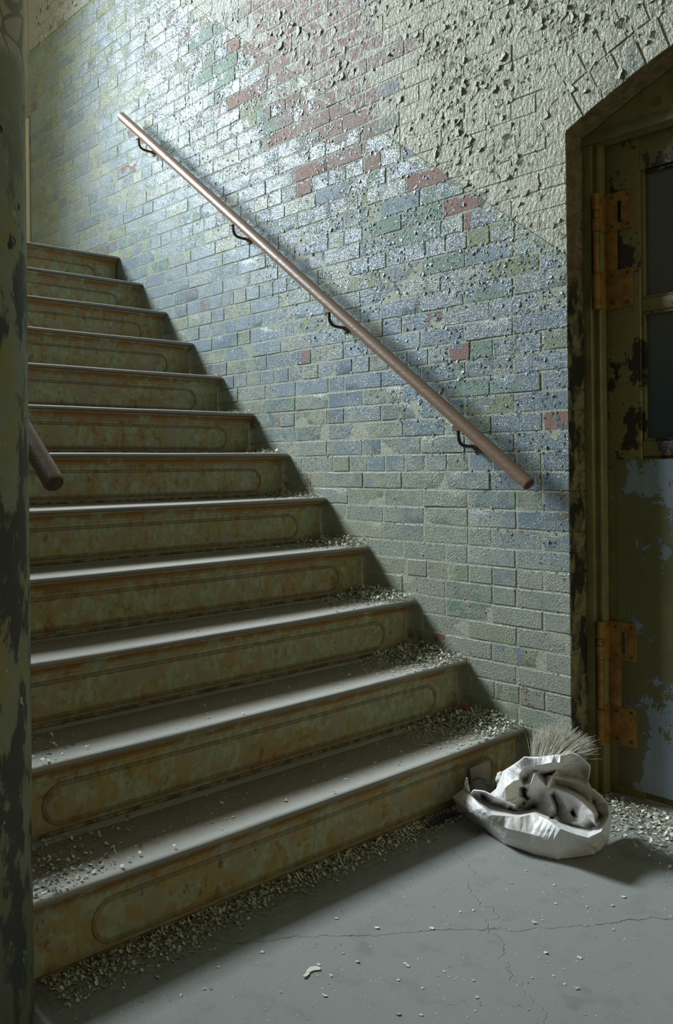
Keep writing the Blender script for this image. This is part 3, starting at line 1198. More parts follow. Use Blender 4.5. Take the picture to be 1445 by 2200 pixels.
# ================================================================ the sack by the bottom step
BAG_V = [[-0.0029, 0.379, 0.055], [-0.0179, 0.3831, 0.045], [-0.0325, 0.3869, 0.035], [-0.047, 0.388, 0.03], [-0.0612, 0.3889, 0.025], [-0.0753, 0.3898, 0.02], [-0.0935, 0.3919, 0.0147], [-0.1114, 0.3939, 0.0093], [-0.1291, 0.3957, 0.004], [-0.1505, 0.4036, 0.0032], [-0.1716, 0.4112, 0.0024], [-0.1923, 0.4187, 0.0016], [-0.2126, 0.4261, 0.0008], [-0.2326, 0.4333, 0.0], [-0.2517, 0.4334, 0.0], [-0.2706, 0.4334, 0.0], [-0.2892, 0.4335, 0.0], [-0.3076, 0.4336, 0.0], [-0.3258, 0.4336, 0.0], [-0.3418, 0.4288, 0.0], [-0.3577, 0.424, 0.0], [-0.3734, 0.4192, 0.0], [-0.389, 0.4145, 0.0], [-0.3984, 0.3991, 0.0], [-0.4078, 0.3837, 0.0], [-0.4172, 0.3682, 0.0], [-0.4248, 0.3519, 0.0], [-0.4324, 0.3355, 0.0], [-0.44, 0.319, 0.0], [-0.4385, 0.2941, 0.0], [-0.4369, 0.2688, 0.0], [-0.4322, 0.2442, 0.004], [-0.4273, 0.219, 0.008], [-0.4211, 0.2037, 0.0153], [-0.4147, 0.188, 0.0227], [-0.4081, 0.1719, 0.03], [-0.4048, 0.1639, 0.0433], [-0.4013, 0.1557, 0.0567], [-0.3978, 0.1472, 0.07], [-0.0414, 0.4037, 0.06], [-0.0664, 0.4136, 0.0583], [-0.0909, 0.4233, 0.0567], [-0.1149, 0.4328, 0.055], [-0.1319, 0.4359, 0.0525], [-0.1486, 0.4389, 0.05], [-0.1652, 0.4418, 0.0475], [-0.1815, 0.4446, 0.045], [-0.2009, 0.4487, 0.0425], [-0.2201, 0.4527, 0.04], [-0.2389, 0.4566, 0.0375], [-0.2574, 0.4604, 0.035], [-0.2734, 0.4579, 0.034], [-0.2893, 0.4554, 0.033], [-0.305, 0.4528, 0.032], [-0.3205, 0.4503, 0.031], [-0.336, 0.4478, 0.03], [-0.3507, 0.4414, 0.0295], [-0.3653, 0.4349, 0.029], [-0.3798, 0.4285, 0.0285], [-0.3943, 0.4222, 0.028], [-0.4042, 0.4121, 0.0285], [-0.4142, 0.402, 0.029], [-0.4241, 0.3919, 0.0295], [-0.434, 0.3818, 0.03], [-0.4428, 0.3676, 0.032], [-0.4516, 0.3534, 0.034], [-0.4604, 0.3391, 0.036], [-0.4617, 0.3192, 0.043], [-0.463, 0.299, 0.05], [-0.0469, 0.3945, 0.075], [-0.0722, 0.4079, 0.075], [-0.0971, 0.421, 0.075], [-0.1214, 0.4338, 0.075], [-0.1452, 0.4463, 0.075], [-0.1691, 0.4526, 0.0733], [-0.1925, 0.4586, 0.0717], [-0.2155, 0.4645, 0.07], [-0.2349, 0.466, 0.0687], [-0.2541, 0.4675, 0.0673], [-0.2729, 0.4689, 0.066], [-0.2888, 0.4633, 0.065], [-0.3045, 0.4578, 0.064], [-0.3201, 0.4522, 0.063], [-0.3356, 0.4467, 0.062], [-0.3491, 0.4432, 0.061], [-0.3625, 0.4396, 0.06], [-0.3758, 0.4361, 0.059], [-0.389, 0.4325, 0.058], [-0.4005, 0.4265, 0.0575], [-0.4119, 0.4204, 0.057], [-0.4233, 0.4144, 0.0565], [-0.4347, 0.4083, 0.056], [-0.4454, 0.3997, 0.0573], [-0.4561, 0.3912, 0.0587], [-0.4668, 0.3826, 0.06], [-0.4696, 0.3652, 0.0633], [-0.4724, 0.3477, 0.0667], [-0.4752, 0.3299, 0.07], [-0.0375, 0.3733, 0.085], [-0.0644, 0.3862, 0.0865], [-0.0908, 0.3989, 0.088], [-0.1232, 0.4196, 0.089], [-0.1546, 0.4398, 0.09], [-0.1801, 0.4544, 0.0913], [-0.2051, 0.4687, 0.0927], [-0.2296, 0.4828, 0.094], [-0.2423, 0.4694, 0.093], [-0.255, 0.4561, 0.092], [-0.2668, 0.4498, 0.0927], [-0.2786, 0.4436, 0.0933], [-0.2904, 0.4374, 0.094], [-0.297, 0.4239, 0.0953], [-0.3037, 0.4104, 0.0967], [-0.3103, 0.3968, 0.098], [-0.3292, 0.4033, 0.0993], [-0.3479, 0.4098, 0.1007], [-0.3663, 0.4162, 0.102], [-0.3847, 0.4262, 0.1027], [-0.4028, 0.4361, 0.1033], [-0.4207, 0.4458, 0.104], [-0.4395, 0.4453, 0.103], [-0.458, 0.4449, 0.102], [-0.4707, 0.4421, 0.1013], [-0.4833, 0.4393, 0.1007], [-0.4959, 0.4366, 0.1], [-0.4964, 0.4069, 0.099], [-0.4969, 0.3767, 0.098], [-0.4816, 0.3353, 0.097], [-0.4657, 0.2925, 0.096], [-0.4455, 0.247, 0.093], [-0.0463, 0.3558, 0.08], [-0.0794, 0.3658, 0.0707], [-0.0955, 0.3706, 0.066], [-0.1192, 0.383, 0.066], [-0.1423, 0.3952, 0.066], [-0.165, 0.4072, 0.066], [-0.1802, 0.4033, 0.0673], [-0.1954, 0.3995, 0.0687], [-0.2104, 0.3957, 0.07], [-0.2216, 0.3879, 0.07], [-0.2328, 0.38, 0.07], [-0.2439, 0.3722, 0.07], [-0.2507, 0.3582, 0.0713], [-0.2575, 0.3441, 0.0727], [-0.2643, 0.3299, 0.074], [-0.2826, 0.3338, 0.0747], [-0.3007, 0.3376, 0.0753], [-0.3185, 0.3413, 0.076], [-0.3375, 0.3516, 0.0767], [-0.3562, 0.3617, 0.0773], [-0.3746, 0.3716, 0.078], [-0.3942, 0.3713, 0.077], [-0.4136, 0.371, 0.076], [-0.427, 0.3696, 0.076], [-0.4403, 0.3682, 0.076], [-0.4534, 0.3668, 0.076], [-0.4525, 0.3386, 0.075], [-0.4516, 0.3099, 0.074], [-0.4353, 0.2701, 0.072], [-0.4185, 0.229, 0.07], [-0.068, 0.3159, 0.058], [-0.0953, 0.3297, 0.057], [-0.1219, 0.3431, 0.056], [-0.1479, 0.3562, 0.055], [-0.1618, 0.3491, 0.055], [-0.1756, 0.342, 0.055], [-0.1894, 0.335, 0.055], [-0.2031, 0.3279, 0.055], [-0.2075, 0.3056, 0.0533], [-0.2119, 0.283, 0.0517], [-0.2164, 0.2603, 0.05], [-0.2905, 0.2894, 0.05], [-0.3309, 0.3008, 0.0517], [-0.3474, 0.3029, 0.0533], [-0.3637, 0.305, 0.055], [-0.3796, 0.306, 0.0567], [-0.3955, 0.307, 0.0585], [-0.4111, 0.3081, 0.0603], [-0.4267, 0.3092, 0.062], [-0.4157, 0.2759, 0.062], [-0.4044, 0.2417, 0.062], [-0.3928, 0.2066, 0.062], [-0.1102, 0.4107, 0.11], [-0.1304, 0.4129, 0.114], [-0.1503, 0.4153, 0.118], [-0.1696, 0.4155, 0.1165], [-0.1886, 0.4157, 0.115], [-0.2058, 0.4139, 0.1135], [-0.2229, 0.412, 0.112], [-0.2368, 0.4092, 0.1085], [-0.2506, 0.4064, 0.105], [-0.0932, 0.3569, 0.0683], [-0.0996, 0.3439, 0.06], [-0.1366, 0.3346, 0.055], [-0.155, 0.3269, 0.0525], [-0.1732, 0.3191, 0.05], [-0.1701, 0.3848, 0.125], [-0.1928, 0.3929, 0.135], [-0.2154, 0.4013, 0.145], [-0.2258, 0.3964, 0.155], [-0.2362, 0.3917, 0.165], [-0.2456, 0.3794, 0.17], [-0.2491, 0.3641, 0.15], [-0.191, 0.4033, 0.12], [-0.1987, 0.3919, 0.1], [-0.2039, 0.38, 0.0925], [-0.2337, 0.3631, 0.14], [-0.2343, 0.3657, 0.1275], [-0.2348, 0.3683, 0.115], [-0.2334, 0.3728, 0.1025], [-0.1861, 0.2713, 0.1], [-0.1954, 0.2801, 0.085], [-0.2099, 0.2909, 0.08], [-0.2044, 0.3031, 0.07], [-0.1987, 0.3152, 0.06], [-0.2922, 0.3719, 0.195], [-0.2857, 0.3708, 0.18], [-0.2793, 0.3698, 0.165], [-0.2635, 0.357, 0.1425], [-0.248, 0.3448, 0.12], [-0.2363, 0.3447, 0.1025], [-0.2248, 0.3449, 0.085], [-0.2969, 0.3644, 0.185], [-0.3016, 0.357, 0.175], [-0.3078, 0.3383, 0.155], [-0.2797, 0.3122, 0.12], [-0.2716, 0.3081, 0.1033], [-0.2635, 0.3042, 0.0867], [-0.2556, 0.3005, 0.07], [-0.2805, 0.3492, 0.145], [-0.2678, 0.3423, 0.1275], [-0.2551, 0.3357, 0.11], [-0.2392, 0.3294, 0.0925], [-0.2234, 0.3235, 0.075], [-0.3105, 0.3379, 0.15], [-0.3175, 0.3403, 0.1375], [-0.3242, 0.3426, 0.125], [-0.3268, 0.3385, 0.1125], [-0.3295, 0.3345, 0.1], [-0.3282, 0.3264, 0.075], [-0.274, 0.2566, 0.1], [-0.2832, 0.2605, 0.09], [-0.2922, 0.2642, 0.08], [-0.2971, 0.2719, 0.07], [-0.3018, 0.2794, 0.06], [-0.3268, 0.3389, 0.19], [-0.3402, 0.3279, 0.186], [-0.3534, 0.317, 0.182], [-0.3665, 0.313, 0.1797], [-0.3795, 0.3091, 0.1773], [-0.3924, 0.3051, 0.175], [-0.4058, 0.2964, 0.17], [-0.4191, 0.2877, 0.165], [-0.4286, 0.278, 0.1525], [-0.438, 0.2683, 0.14], [-0.4343, 0.2377, 0.1175], [-0.2952, 0.2746, 0.145], [-0.3106, 0.2677, 0.1415], [-0.3259, 0.2608, 0.138], [-0.3377, 0.2565, 0.1337], [-0.3494, 0.2523, 0.1293], [-0.361, 0.248, 0.125], [-0.3742, 0.2489, 0.1175], [-0.3873, 0.2497, 0.11], [-0.3152, 0.335, 0.155], [-0.3341, 0.339, 0.1565], [-0.3528, 0.3429, 0.158], [-0.3668, 0.3427, 0.157], [-0.3806, 0.3424, 0.156], [-0.3944, 0.3422, 0.155], [-0.4178, 0.3533, 0.1525], [-0.4406, 0.3641, 0.15], [-0.4585, 0.3713, 0.145], [-0.476, 0.3781, 0.14], [-0.3299, 0.318, 0.135], [-0.3375, 0.3149, 0.125], [-0.3451, 0.3117, 0.115], [-0.3517, 0.3071, 0.1025], [-0.3582, 0.3025, 0.09], [-0.3671, 0.3066, 0.0825], [-0.3758, 0.3106, 0.075], [-0.3267, 0.2357, 0.055], [-0.3499, 0.3189, 0.135], [-0.3542, 0.3102, 0.1233], [-0.3586, 0.3016, 0.1117], [-0.3631, 0.2931, 0.1], [-0.3696, 0.2972, 0.075], [-0.4391, 0.3491, 0.115], [-0.4019, 0.3287, 0.095], [-0.3845, 0.3278, 0.075], [-0.4573, 0.3408, 0.1], [-0.4131, 0.3335, 0.085], [-0.376, 0.2098, 0.1], [-0.3838, 0.2141, 0.09], [-0.3914, 0.2183, 0.08], [-0.4014, 0.2177, 0.06], [-0.4007, 0.2645, 0.14], [-0.4048, 0.2506, 0.13], [-0.1749, 0.3586, 0.17], [-0.195, 0.36, 0.185], [-0.2152, 0.3619, 0.2], [-0.2384, 0.3717, 0.2175], [-0.2619, 0.3821, 0.235], [-0.2762, 0.3791, 0.2383], [-0.2905, 0.3762, 0.2417], [-0.3047, 0.3733, 0.245], [-0.3176, 0.3665, 0.2483], [-0.3305, 0.3598, 0.2517], [-0.3433, 0.3531, 0.255], [-0.3561, 0.342, 0.2567], [-0.3688, 0.3309, 0.2583], [-0.3815, 0.3198, 0.26], [-0.3916, 0.3159, 0.255], [-0.4015, 0.3119, 0.25], [-0.407, 0.3, 0.2375], [-0.4126, 0.2883, 0.225], [-0.2325, 0.3738, 0.17], [-0.2455, 0.379, 0.185], [-0.2518, 0.3748, 0.195], [-0.258, 0.3707, 0.205], [-0.2781, 0.3736, 0.2125], [-0.298, 0.3767, 0.22], [-0.3172, 0.3791, 0.2283], [-0.3363, 0.3816, 0.2367], [-0.3553, 0.3845, 0.245], [-0.3589, 0.3641, 0.2417], [-0.3626, 0.3437, 0.2383], [-0.3664, 0.3231, 0.235], [-0.3701, 0.3043, 0.2283], [-0.3738, 0.2855, 0.2217], [-0.3777, 0.2667, 0.215], [-0.3871, 0.2545, 0.205], [-0.2323, 0.3284, 0.15], [-0.2498, 0.3369, 0.17], [-0.2676, 0.3459, 0.19], [-0.2849, 0.3385, 0.1925], [-0.3021, 0.3311, 0.195], [-0.3136, 0.3219, 0.1975], [-0.3251, 0.3127, 0.2], [-0.3366, 0.2971, 0.2], [-0.3482, 0.2813, 0.2], [-0.35, 0.25, 0.19], [-0.3521, 0.2185, 0.18], [-0.3557, 0.2146, 0.1675], [-0.3592, 0.2108, 0.155], [-0.2693, 0.3124, 0.175], [-0.2692, 0.2891, 0.165], [-0.2764, 0.2661, 0.165], [-0.3065, 0.2711, 0.17], [-0.315, 0.25, 0.165], [-0.3235, 0.2289, 0.16], [-0.3354, 0.2199, 0.155], [-0.3472, 0.2109, 0.15], [-0.3705, 0.3689, 0.245]]
BAG_T = [[3, 5, 8], [6, 7, 8], [9, 10, 11], [33, 34, 35], [1, 2, 39], [0, 1, 39], [2, 3, 40], [2, 39, 40], [3, 4, 41], [3, 40, 41], [4, 5, 42], [4, 41, 42], [5, 6, 43], [5, 42, 43], [6, 7, 44], [6, 43, 44], [7, 8, 45], [7, 44, 45], [8, 9, 46], [8, 45, 46], [9, 10, 47], [9, 46, 47], [10, 11, 48], [10, 47, 48], [11, 12, 49], [11, 48, 49], [12, 13, 50], [12, 49, 50], [13, 14, 51], [13, 50, 51], [14, 15, 52], [14, 51, 52], [15, 16, 53], [15, 52, 53], [16, 17, 54], [16, 53, 54], [17, 18, 55], [17, 54, 55], [18, 19, 56], [18, 55, 56], [19, 20, 57], [19, 56, 57], [20, 21, 58], [20, 57, 58], [21, 22, 59], [21, 58, 59], [22, 23, 59], [23, 59, 60], [23, 24, 61], [23, 60, 61], [24, 25, 62], [24, 61, 62], [25, 26, 63], [25, 62, 63], [26, 27, 64], [26, 63, 64], [27, 28, 65], [27, 64, 65], [28, 29, 65], [29, 30, 66], [29, 65, 66], [30, 31, 67], [30, 66, 67], [31, 32, 68], [31, 67, 68], [32, 33, 68], [0, 39, 69], [39, 40, 70], [39, 69, 70], [40, 41, 71], [40, 70, 71], [41, 42, 72], [41, 71, 72], [42, 43, 73], [42, 72, 73], [43, 44, 74], [43, 73, 74], [44, 45, 74], [45, 46, 75], [45, 74, 75], [46, 47, 76], [46, 75, 76], [47, 48, 77], [47, 76, 77], [48, 49, 78], [48, 77, 78], [49, 50, 79], [49, 78, 79], [50, 51, 79], [51, 52, 80], [51, 79, 80], [52, 53, 81], [52, 80, 81], [53, 54, 82], [53, 81, 82], [54, 55, 83], [54, 82, 83], [55, 56, 84], [55, 83, 84], [56, 57, 85], [56, 84, 85], [57, 58, 86], [57, 85, 86], [58, 86, 87], [58, 59, 88], [58, 87, 88], [59, 60, 88], [60, 88, 89], [60, 61, 90], [60, 89, 90], [62, 63, 91], [61, 62, 91], [61, 90, 91], [63, 64, 92], [63, 91, 92], [64, 65, 93], [64, 92, 93], [65, 66, 94], [65, 93, 94], [66, 67, 95], [66, 94, 95], [67, 68, 96], [67, 95, 96], [33, 34, 97], [33, 68, 97], [68, 96, 97], [0, 69, 98], [69, 70, 99], [69, 98, 99], [70, 71, 100], [70, 99, 100], [71, 72, 101], [71, 100, 101], [72, 73, 102], [72, 101, 102], [73, 74, 103], [73, 102, 103], [74, 75, 104], [74, 103, 104], [75, 76, 105], [75, 104, 105], [76, 77, 106], [76, 105, 106], [77, 78, 107], [77, 106, 107], [78, 79, 108], [78, 107, 108], [79, 80, 109], [79, 108, 109], [80, 81, 110], [80, 109, 110], [81, 82, 111], [81, 110, 111], [82, 83, 112], [82, 111, 112], [83, 112, 114], [112, 113, 114], [83, 84, 115], [83, 114, 115], [84, 85, 116], [84, 115, 116], [85, 86, 117], [85, 116, 117], [86, 87, 118], [86, 117, 118], [87, 88, 119], [87, 118, 119], [89, 90, 120], [88, 89, 120], [88, 119, 120], [90, 91, 121], [90, 120, 121], [91, 92, 122], [91, 121, 122], [92, 93, 123], [92, 122, 123], [93, 94, 124], [93, 123, 124], [94, 95, 124], [95, 96, 125], [95, 124, 125], [34, 97, 126], [96, 97, 126], [96, 125, 126], [34, 35, 127], [34, 126, 127], [35, 36, 128], [35, 127, 128], [37, 38, 129], [36, 37, 129], [36, 128, 129], [100, 101, 131], [101, 102, 132], [101, 131, 132], [102, 103, 133], [102, 132, 133], [103, 104, 134], [103, 133, 134], [104, 105, 135], [104, 134, 135], [105, 106, 136], [105, 135, 136], [106, 107, 137], [106, 136, 137], [107, 137, 138], [107, 108, 139], [107, 138, 139], [108, 109, 140], [108, 139, 140], [109, 110, 141], [109, 140, 141], [110, 111, 141], [111, 112, 142], [111, 141, 142], [112, 113, 143], [112, 142, 143], [113, 143, 144], [113, 114, 145], [113, 144, 145], [114, 115, 146], [114, 145, 146], [115, 116, 147], [115, 146, 147], [116, 117, 148], [117, 118, 149], [117, 148, 149], [118, 119, 150], [118, 149, 150], [119, 120, 151], [119, 150, 151], [120, 121, 152], [120, 151, 152], [121, 122, 153], [121, 152, 153], [122, 123, 154], [122, 153, 154], [123, 124, 155], [123, 154, 155], [124, 125, 155], [125, 126, 156], [125, 155, 156], [126, 127, 157], [126, 156, 157], [127, 128, 158], [127, 157, 158], [128, 129, 159], [128, 158, 159], [134, 135, 162], [134, 161, 162], [135, 136, 163], [135, 162, 163], [136, 137, 163], [137, 138, 164], [137, 163, 164], [138, 139, 165], [138, 164, 165], [139, 140, 166], [140, 141, 167], [140, 166, 167], [141, 142, 168], [141, 167, 168], [143, 144, 169], [142, 143, 169], [142, 168, 169], [144, 169, 170], [116, 147, 171], [116, 148, 171], [149, 150, 172], [150, 151, 173], [150, 172, 173], [151, 152, 174], [151, 173, 174], [152, 153, 175], [152, 174, 175], [153, 154, 176], [153, 175, 176], [154, 155, 177], [154, 176, 177], [155, 156, 178], [155, 177, 178], [156, 157, 179], [156, 178, 179], [177, 178, 179], [129, 159, 181], [100, 131, 182], [131, 182, 183], [160, 183, 184], [160, 161, 185], [160, 184, 185], [161, 162, 186], [161, 185, 186], [166, 167, 190], [132, 133, 191], [131, 132, 191], [160, 183, 191], [131, 183, 191], [133, 134, 192], [134, 161, 192], [160, 161, 192], [160, 191, 192], [133, 191, 192], [162, 163, 193], [162, 186, 193], [186, 187, 193], [163, 164, 193], [164, 165, 194], [164, 193, 194], [139, 165, 195], [139, 166, 195], [165, 189, 195], [189, 190, 195], [166, 190, 195], [185, 186, 196], [187, 188, 198], [186, 187, 203], [186, 196, 203], [196, 197, 203], [197, 198, 203], [187, 198, 203], [187, 188, 204], [187, 193, 204], [193, 194, 204], [188, 189, 205], [165, 189, 205], [165, 194, 205], [194, 204, 205], [188, 204, 205], [199, 200, 206], [200, 201, 206], [201, 202, 206], [198, 199, 207], [199, 206, 207], [188, 189, 208], [188, 198, 208], [198, 207, 208], [189, 190, 209], [189, 208, 209], [202, 206, 210], [206, 207, 210], [207, 208, 211], [207, 210, 211], [167, 168, 214], [167, 190, 214], [202, 210, 218], [202, 217, 218], [210, 211, 219], [210, 218, 219], [211, 212, 219], [208, 209, 220], [208, 211, 220], [211, 212, 220], [190, 209, 221], [190, 214, 221], [213, 220, 221], [209, 220, 221], [215, 216, 222], [216, 217, 223], [216, 222, 223], [144, 145, 228], [144, 170, 228], [145, 146, 228], [146, 227, 228], [170, 227, 228], [217, 218, 229], [217, 223, 229], [223, 224, 229], [224, 225, 229], [218, 219, 230], [218, 229, 230], [225, 226, 230], [225, 229, 230], [170, 227, 231], [212, 219, 231], [219, 230, 231], [226, 227, 231], [226, 230, 231], [169, 170, 232], [213, 220, 232], [212, 220, 232], [212, 231, 232], [170, 231, 232], [168, 169, 233], [213, 221, 233], [168, 214, 233], [214, 221, 233], [213, 232, 233], [169, 232, 233], [224, 225, 234], [225, 226, 235], [225, 234, 235], [226, 227, 236], [226, 235, 236], [146, 227, 237], [227, 236, 237], [146, 147, 238], [146, 237, 238], [148, 149, 239], [149, 172, 239], [148, 171, 239], [147, 171, 239], [235, 236, 240], [236, 237, 241], [236, 240, 241], [237, 238, 242], [237, 241, 242], [238, 242, 243], [147, 238, 244], [147, 239, 244], [238, 243, 244], [172, 239, 244], [38, 129, 255], [245, 246, 256], [246, 247, 257], [246, 256, 257], [248, 249, 258], [247, 248, 258], [247, 257, 258], [249, 250, 259], [249, 258, 259], [250, 259, 260], [250, 251, 261], [250, 260, 261], [234, 235, 264], [224, 234, 264], [224, 245, 264], [245, 256, 264], [256, 257, 265], [235, 240, 265], [235, 264, 265], [256, 264, 265], [257, 265, 266], [257, 258, 267], [257, 266, 267], [258, 259, 268], [258, 267, 268], [259, 260, 269], [259, 268, 269], [260, 261, 270], [260, 269, 270], [261, 262, 270], [262, 263, 271], [262, 270, 271], [263, 271, 272], [180, 181, 273], [240, 241, 274], [240, 265, 274], [265, 266, 274], [266, 267, 274], [241, 242, 275], [241, 274, 275], [242, 275, 276], [243, 244, 277], [242, 243, 277], [242, 276, 277], [172, 244, 278], [244, 277, 278], [172, 173, 279], [172, 278, 279], [173, 279, 280], [278, 279, 281], [267, 268, 282], [267, 274, 282], [274, 275, 282], [275, 276, 282], [268, 269, 283], [276, 282, 283], [268, 282, 283], [269, 270, 284], [269, 283, 284], [276, 277, 284], [276, 283, 284], [277, 278, 285], [277, 284, 285], [270, 271, 285], [270, 284, 285], [278, 281, 285], [279, 280, 286], [279, 281, 286], [271, 272, 287], [272, 273, 287], [281, 285, 288], [271, 285, 288], [280, 286, 288], [271, 287, 288], [281, 286, 288], [174, 175, 289], [173, 174, 289], [173, 280, 289], [157, 158, 290], [157, 179, 290], [158, 180, 290], [179, 287, 290], [180, 273, 290], [273, 287, 290], [176, 177, 291], [177, 179, 291], [179, 287, 291], [175, 176, 291], [280, 288, 291], [287, 288, 291], [280, 289, 291], [175, 289, 291], [254, 255, 293], [254, 292, 293], [263, 272, 293], [263, 292, 293], [129, 181, 294], [129, 255, 294], [255, 293, 294], [181, 273, 294], [272, 273, 294], [272, 293, 294], [158, 159, 295], [159, 181, 295], [158, 180, 295], [180, 181, 295], [251, 252, 296], [251, 261, 296], [261, 262, 296], [252, 253, 296], [262, 263, 296], [263, 292, 296], [253, 254, 297], [254, 292, 297], [292, 296, 297], [253, 296, 297], [196, 197, 298], [197, 198, 298], [198, 199, 298], [199, 200, 298], [200, 298, 299], [200, 201, 316], [200, 299, 316], [299, 300, 317], [299, 316, 317], [201, 316, 317], [300, 301, 318], [300, 317, 318], [301, 302, 319], [301, 318, 319], [302, 303, 319], [303, 304, 320], [303, 319, 320], [304, 305, 321], [304, 320, 321], [305, 306, 322], [305, 321, 322], [306, 307, 323], [306, 322, 323], [307, 308, 324], [307, 323, 324], [308, 309, 325], [308, 324, 325], [309, 310, 326], [310, 311, 327], [310, 326, 327], [311, 312, 328], [311, 327, 328], [312, 313, 329], [312, 328, 329], [313, 314, 330], [313, 329, 330], [314, 315, 331], [314, 330, 331], [201, 202, 332], [202, 217, 332], [216, 217, 332], [201, 317, 332], [318, 319, 333], [215, 216, 333], [216, 332, 333], [317, 318, 333], [317, 332, 333], [320, 321, 334], [215, 333, 334], [319, 320, 334], [319, 333, 334], [321, 322, 335], [321, 334, 335], [215, 334, 335], [322, 323, 336], [322, 335, 336], [323, 324, 337], [323, 336, 337], [324, 325, 338], [324, 337, 338], [326, 327, 339], [327, 328, 340], [327, 339, 340], [328, 329, 341], [328, 340, 341], [329, 330, 341], [330, 331, 342], [330, 341, 342], [331, 342, 343], [251, 252, 344], [315, 331, 344], [331, 343, 344], [215, 222, 345], [215, 335, 345], [222, 223, 345], [335, 336, 345], [223, 224, 346], [224, 245, 346], [336, 345, 346], [223, 345, 346], [336, 337, 347], [337, 338, 347], [245, 338, 347], [336, 346, 347], [245, 346, 347], [245, 246, 348], [245, 338, 348], [246, 247, 348], [338, 339, 348], [247, 248, 349], [339, 340, 349], [339, 348, 349], [247, 348, 349], [248, 249, 350], [340, 341, 350], [340, 349, 350], [248, 349, 350], [341, 342, 351], [342, 343, 351], [249, 250, 351], [249, 350, 351], [341, 350, 351], [250, 251, 352], [251, 344, 352], [343, 344, 352], [343, 351, 352], [250, 351, 352], [309, 325, 353], [309, 326, 353], [325, 338, 353], [338, 339, 353], [326, 339, 353]]


def crumpled(name, V, T, mat, lvl=2, amp=.0035, thick=.004):
    bm = bmesh.new()
    vs = [bm.verts.new(v) for v in V]
    for t in T:
        bm.faces.new([vs[i] for i in t])
    bmesh.ops.recalc_face_normals(bm, faces=bm.faces)
    if sum(f_.normal.z for f_ in bm.faces) < 0:
        bmesh.ops.reverse_faces(bm, faces=bm.faces)
    for l in range(lvl):
        bmesh.ops.subdivide_edges(bm, edges=bm.edges[:], cuts=1, use_grid_fill=True, smooth=.0)
        if l == 0:
            bmesh.ops.smooth_vert(bm, verts=[v for v in bm.verts if not v.is_boundary], factor=.14, use_axis_x=True, use_axis_y=True, use_axis_z=True)
        bm.normal_update()
        for v in bm.verts:
            if v.is_boundary:
                continue
            s_ = (17, 40, 70)[l]
            k = .5 - abs(mnoise.noise(Vector((v.co.x * s_ * .8, v.co.y * s_, v.co.z * s_ * 1.6)) + Vector((l * 3., 1, 2)))) * 1.6
            v.co += v.normal * (k * amp / (1 + 1.5 * l))
        bm.normal_update()
    for v in bm.verts:
        if v.co.z < .0015:
            v.co.z = .0015
    me = bpy.data.meshes.new(name)
    bm.to_mesh(me)
    bm.free()
    me.polygons.foreach_set('use_smooth', [True] * len(me.polygons))
    me.set_sharp_from_angle(angle=math.radians(24))
    o = link(name, me, mat)
    md = o.modifiers.new('thickness', 'SOLIDIFY')
    md.thickness = thick
    md.offset = -1
    return o


bag = crumpled('plastic_sack', BAG_V, BAG_T, M_BAG, 2, .0022)
tag(bag, 'crumpled white plastic sack slumped on the floor beside the bottom step', 'sack')

FLAP = [Vector(v) for v in [[-0.0444, 0.3787, 0.083], [-0.0819, 0.389, 0.085], [-0.0717, 0.3852, 0.115], [-0.0774, 0.3958, 0.135], [-0.0722, 0.398, 0.135], [-0.0582, 0.3872, 0.112]]]
q = MB()
q.add(FLAP + [v + Vector((.0012, -.0012, 0)) for v in FLAP], [tuple(range(6)), tuple(range(11, 5, -1))] + [(i, i + 6, (i + 1) % 6 + 6, (i + 1) % 6) for i in range(6)])
q.build('torn_flap', M_BAG, bag)

# tuft of pale fibres sticking out of the sack
q = MB()
fr_ = random.Random(5)
for i in range(1300):
    t = fr_.random()
    a = Vector((-.225 - .095 * t, .275 + .03 * t + fr_.uniform(-.018, .018), .175 + .035 * t + fr_.uniform(-.01, .01)))
    th = -.05 + t * 1.05 + fr_.gauss(0, .08)
    L = fr_.uniform(.075, .135) * (1.05 - .25 * abs(t - .5))
    dirv = Vector((-math.sin(th) * .75, math.sin(th) * -.12 + fr_.gauss(0, .07), math.cos(th) * .9)).normalized()
    side = Vector((-.7, -.5, -.25)) * fr_.uniform(.0, .030) + Vector((fr_.gauss(0, .006), fr_.gauss(0, .006), fr_.gauss(0, .004)))
    pts = [a, a + dirv * L * .4 + side * .15, a + dirv * L * .75 + side * .5, a + dirv * L + side]
    q.tube(pts, [.0009, .0008, .0006, .0002], 3, False)
o = q.build('fibre_tuft', M_FIBRE, None, smooth=True)
tag(o, 'frayed tuft of pale fibres standing up out of the white sack', 'fibre tuft', kind='stuff')

# odds and ends behind and beside the sack
q = MB()
V = [(-.010, .205, .002), (.012, .262, .002), (.022, .262, .105), (-.006, .196, .122)]
nrm = Vector((.9, -.35, .1)) * .003
q.add([Vector(v) for v in V] + [Vector(v) + nrm for v in V], [(0, 1, 2, 3), (7, 6, 5, 4), (0, 4, 5, 1), (1, 5, 6, 2), (2, 6, 7, 3), (3, 7, 4, 0)])
tag(q.build('card_scrap', M_CARD), 'torn square of faded card propped on the bottom riser behind the sack', 'card')


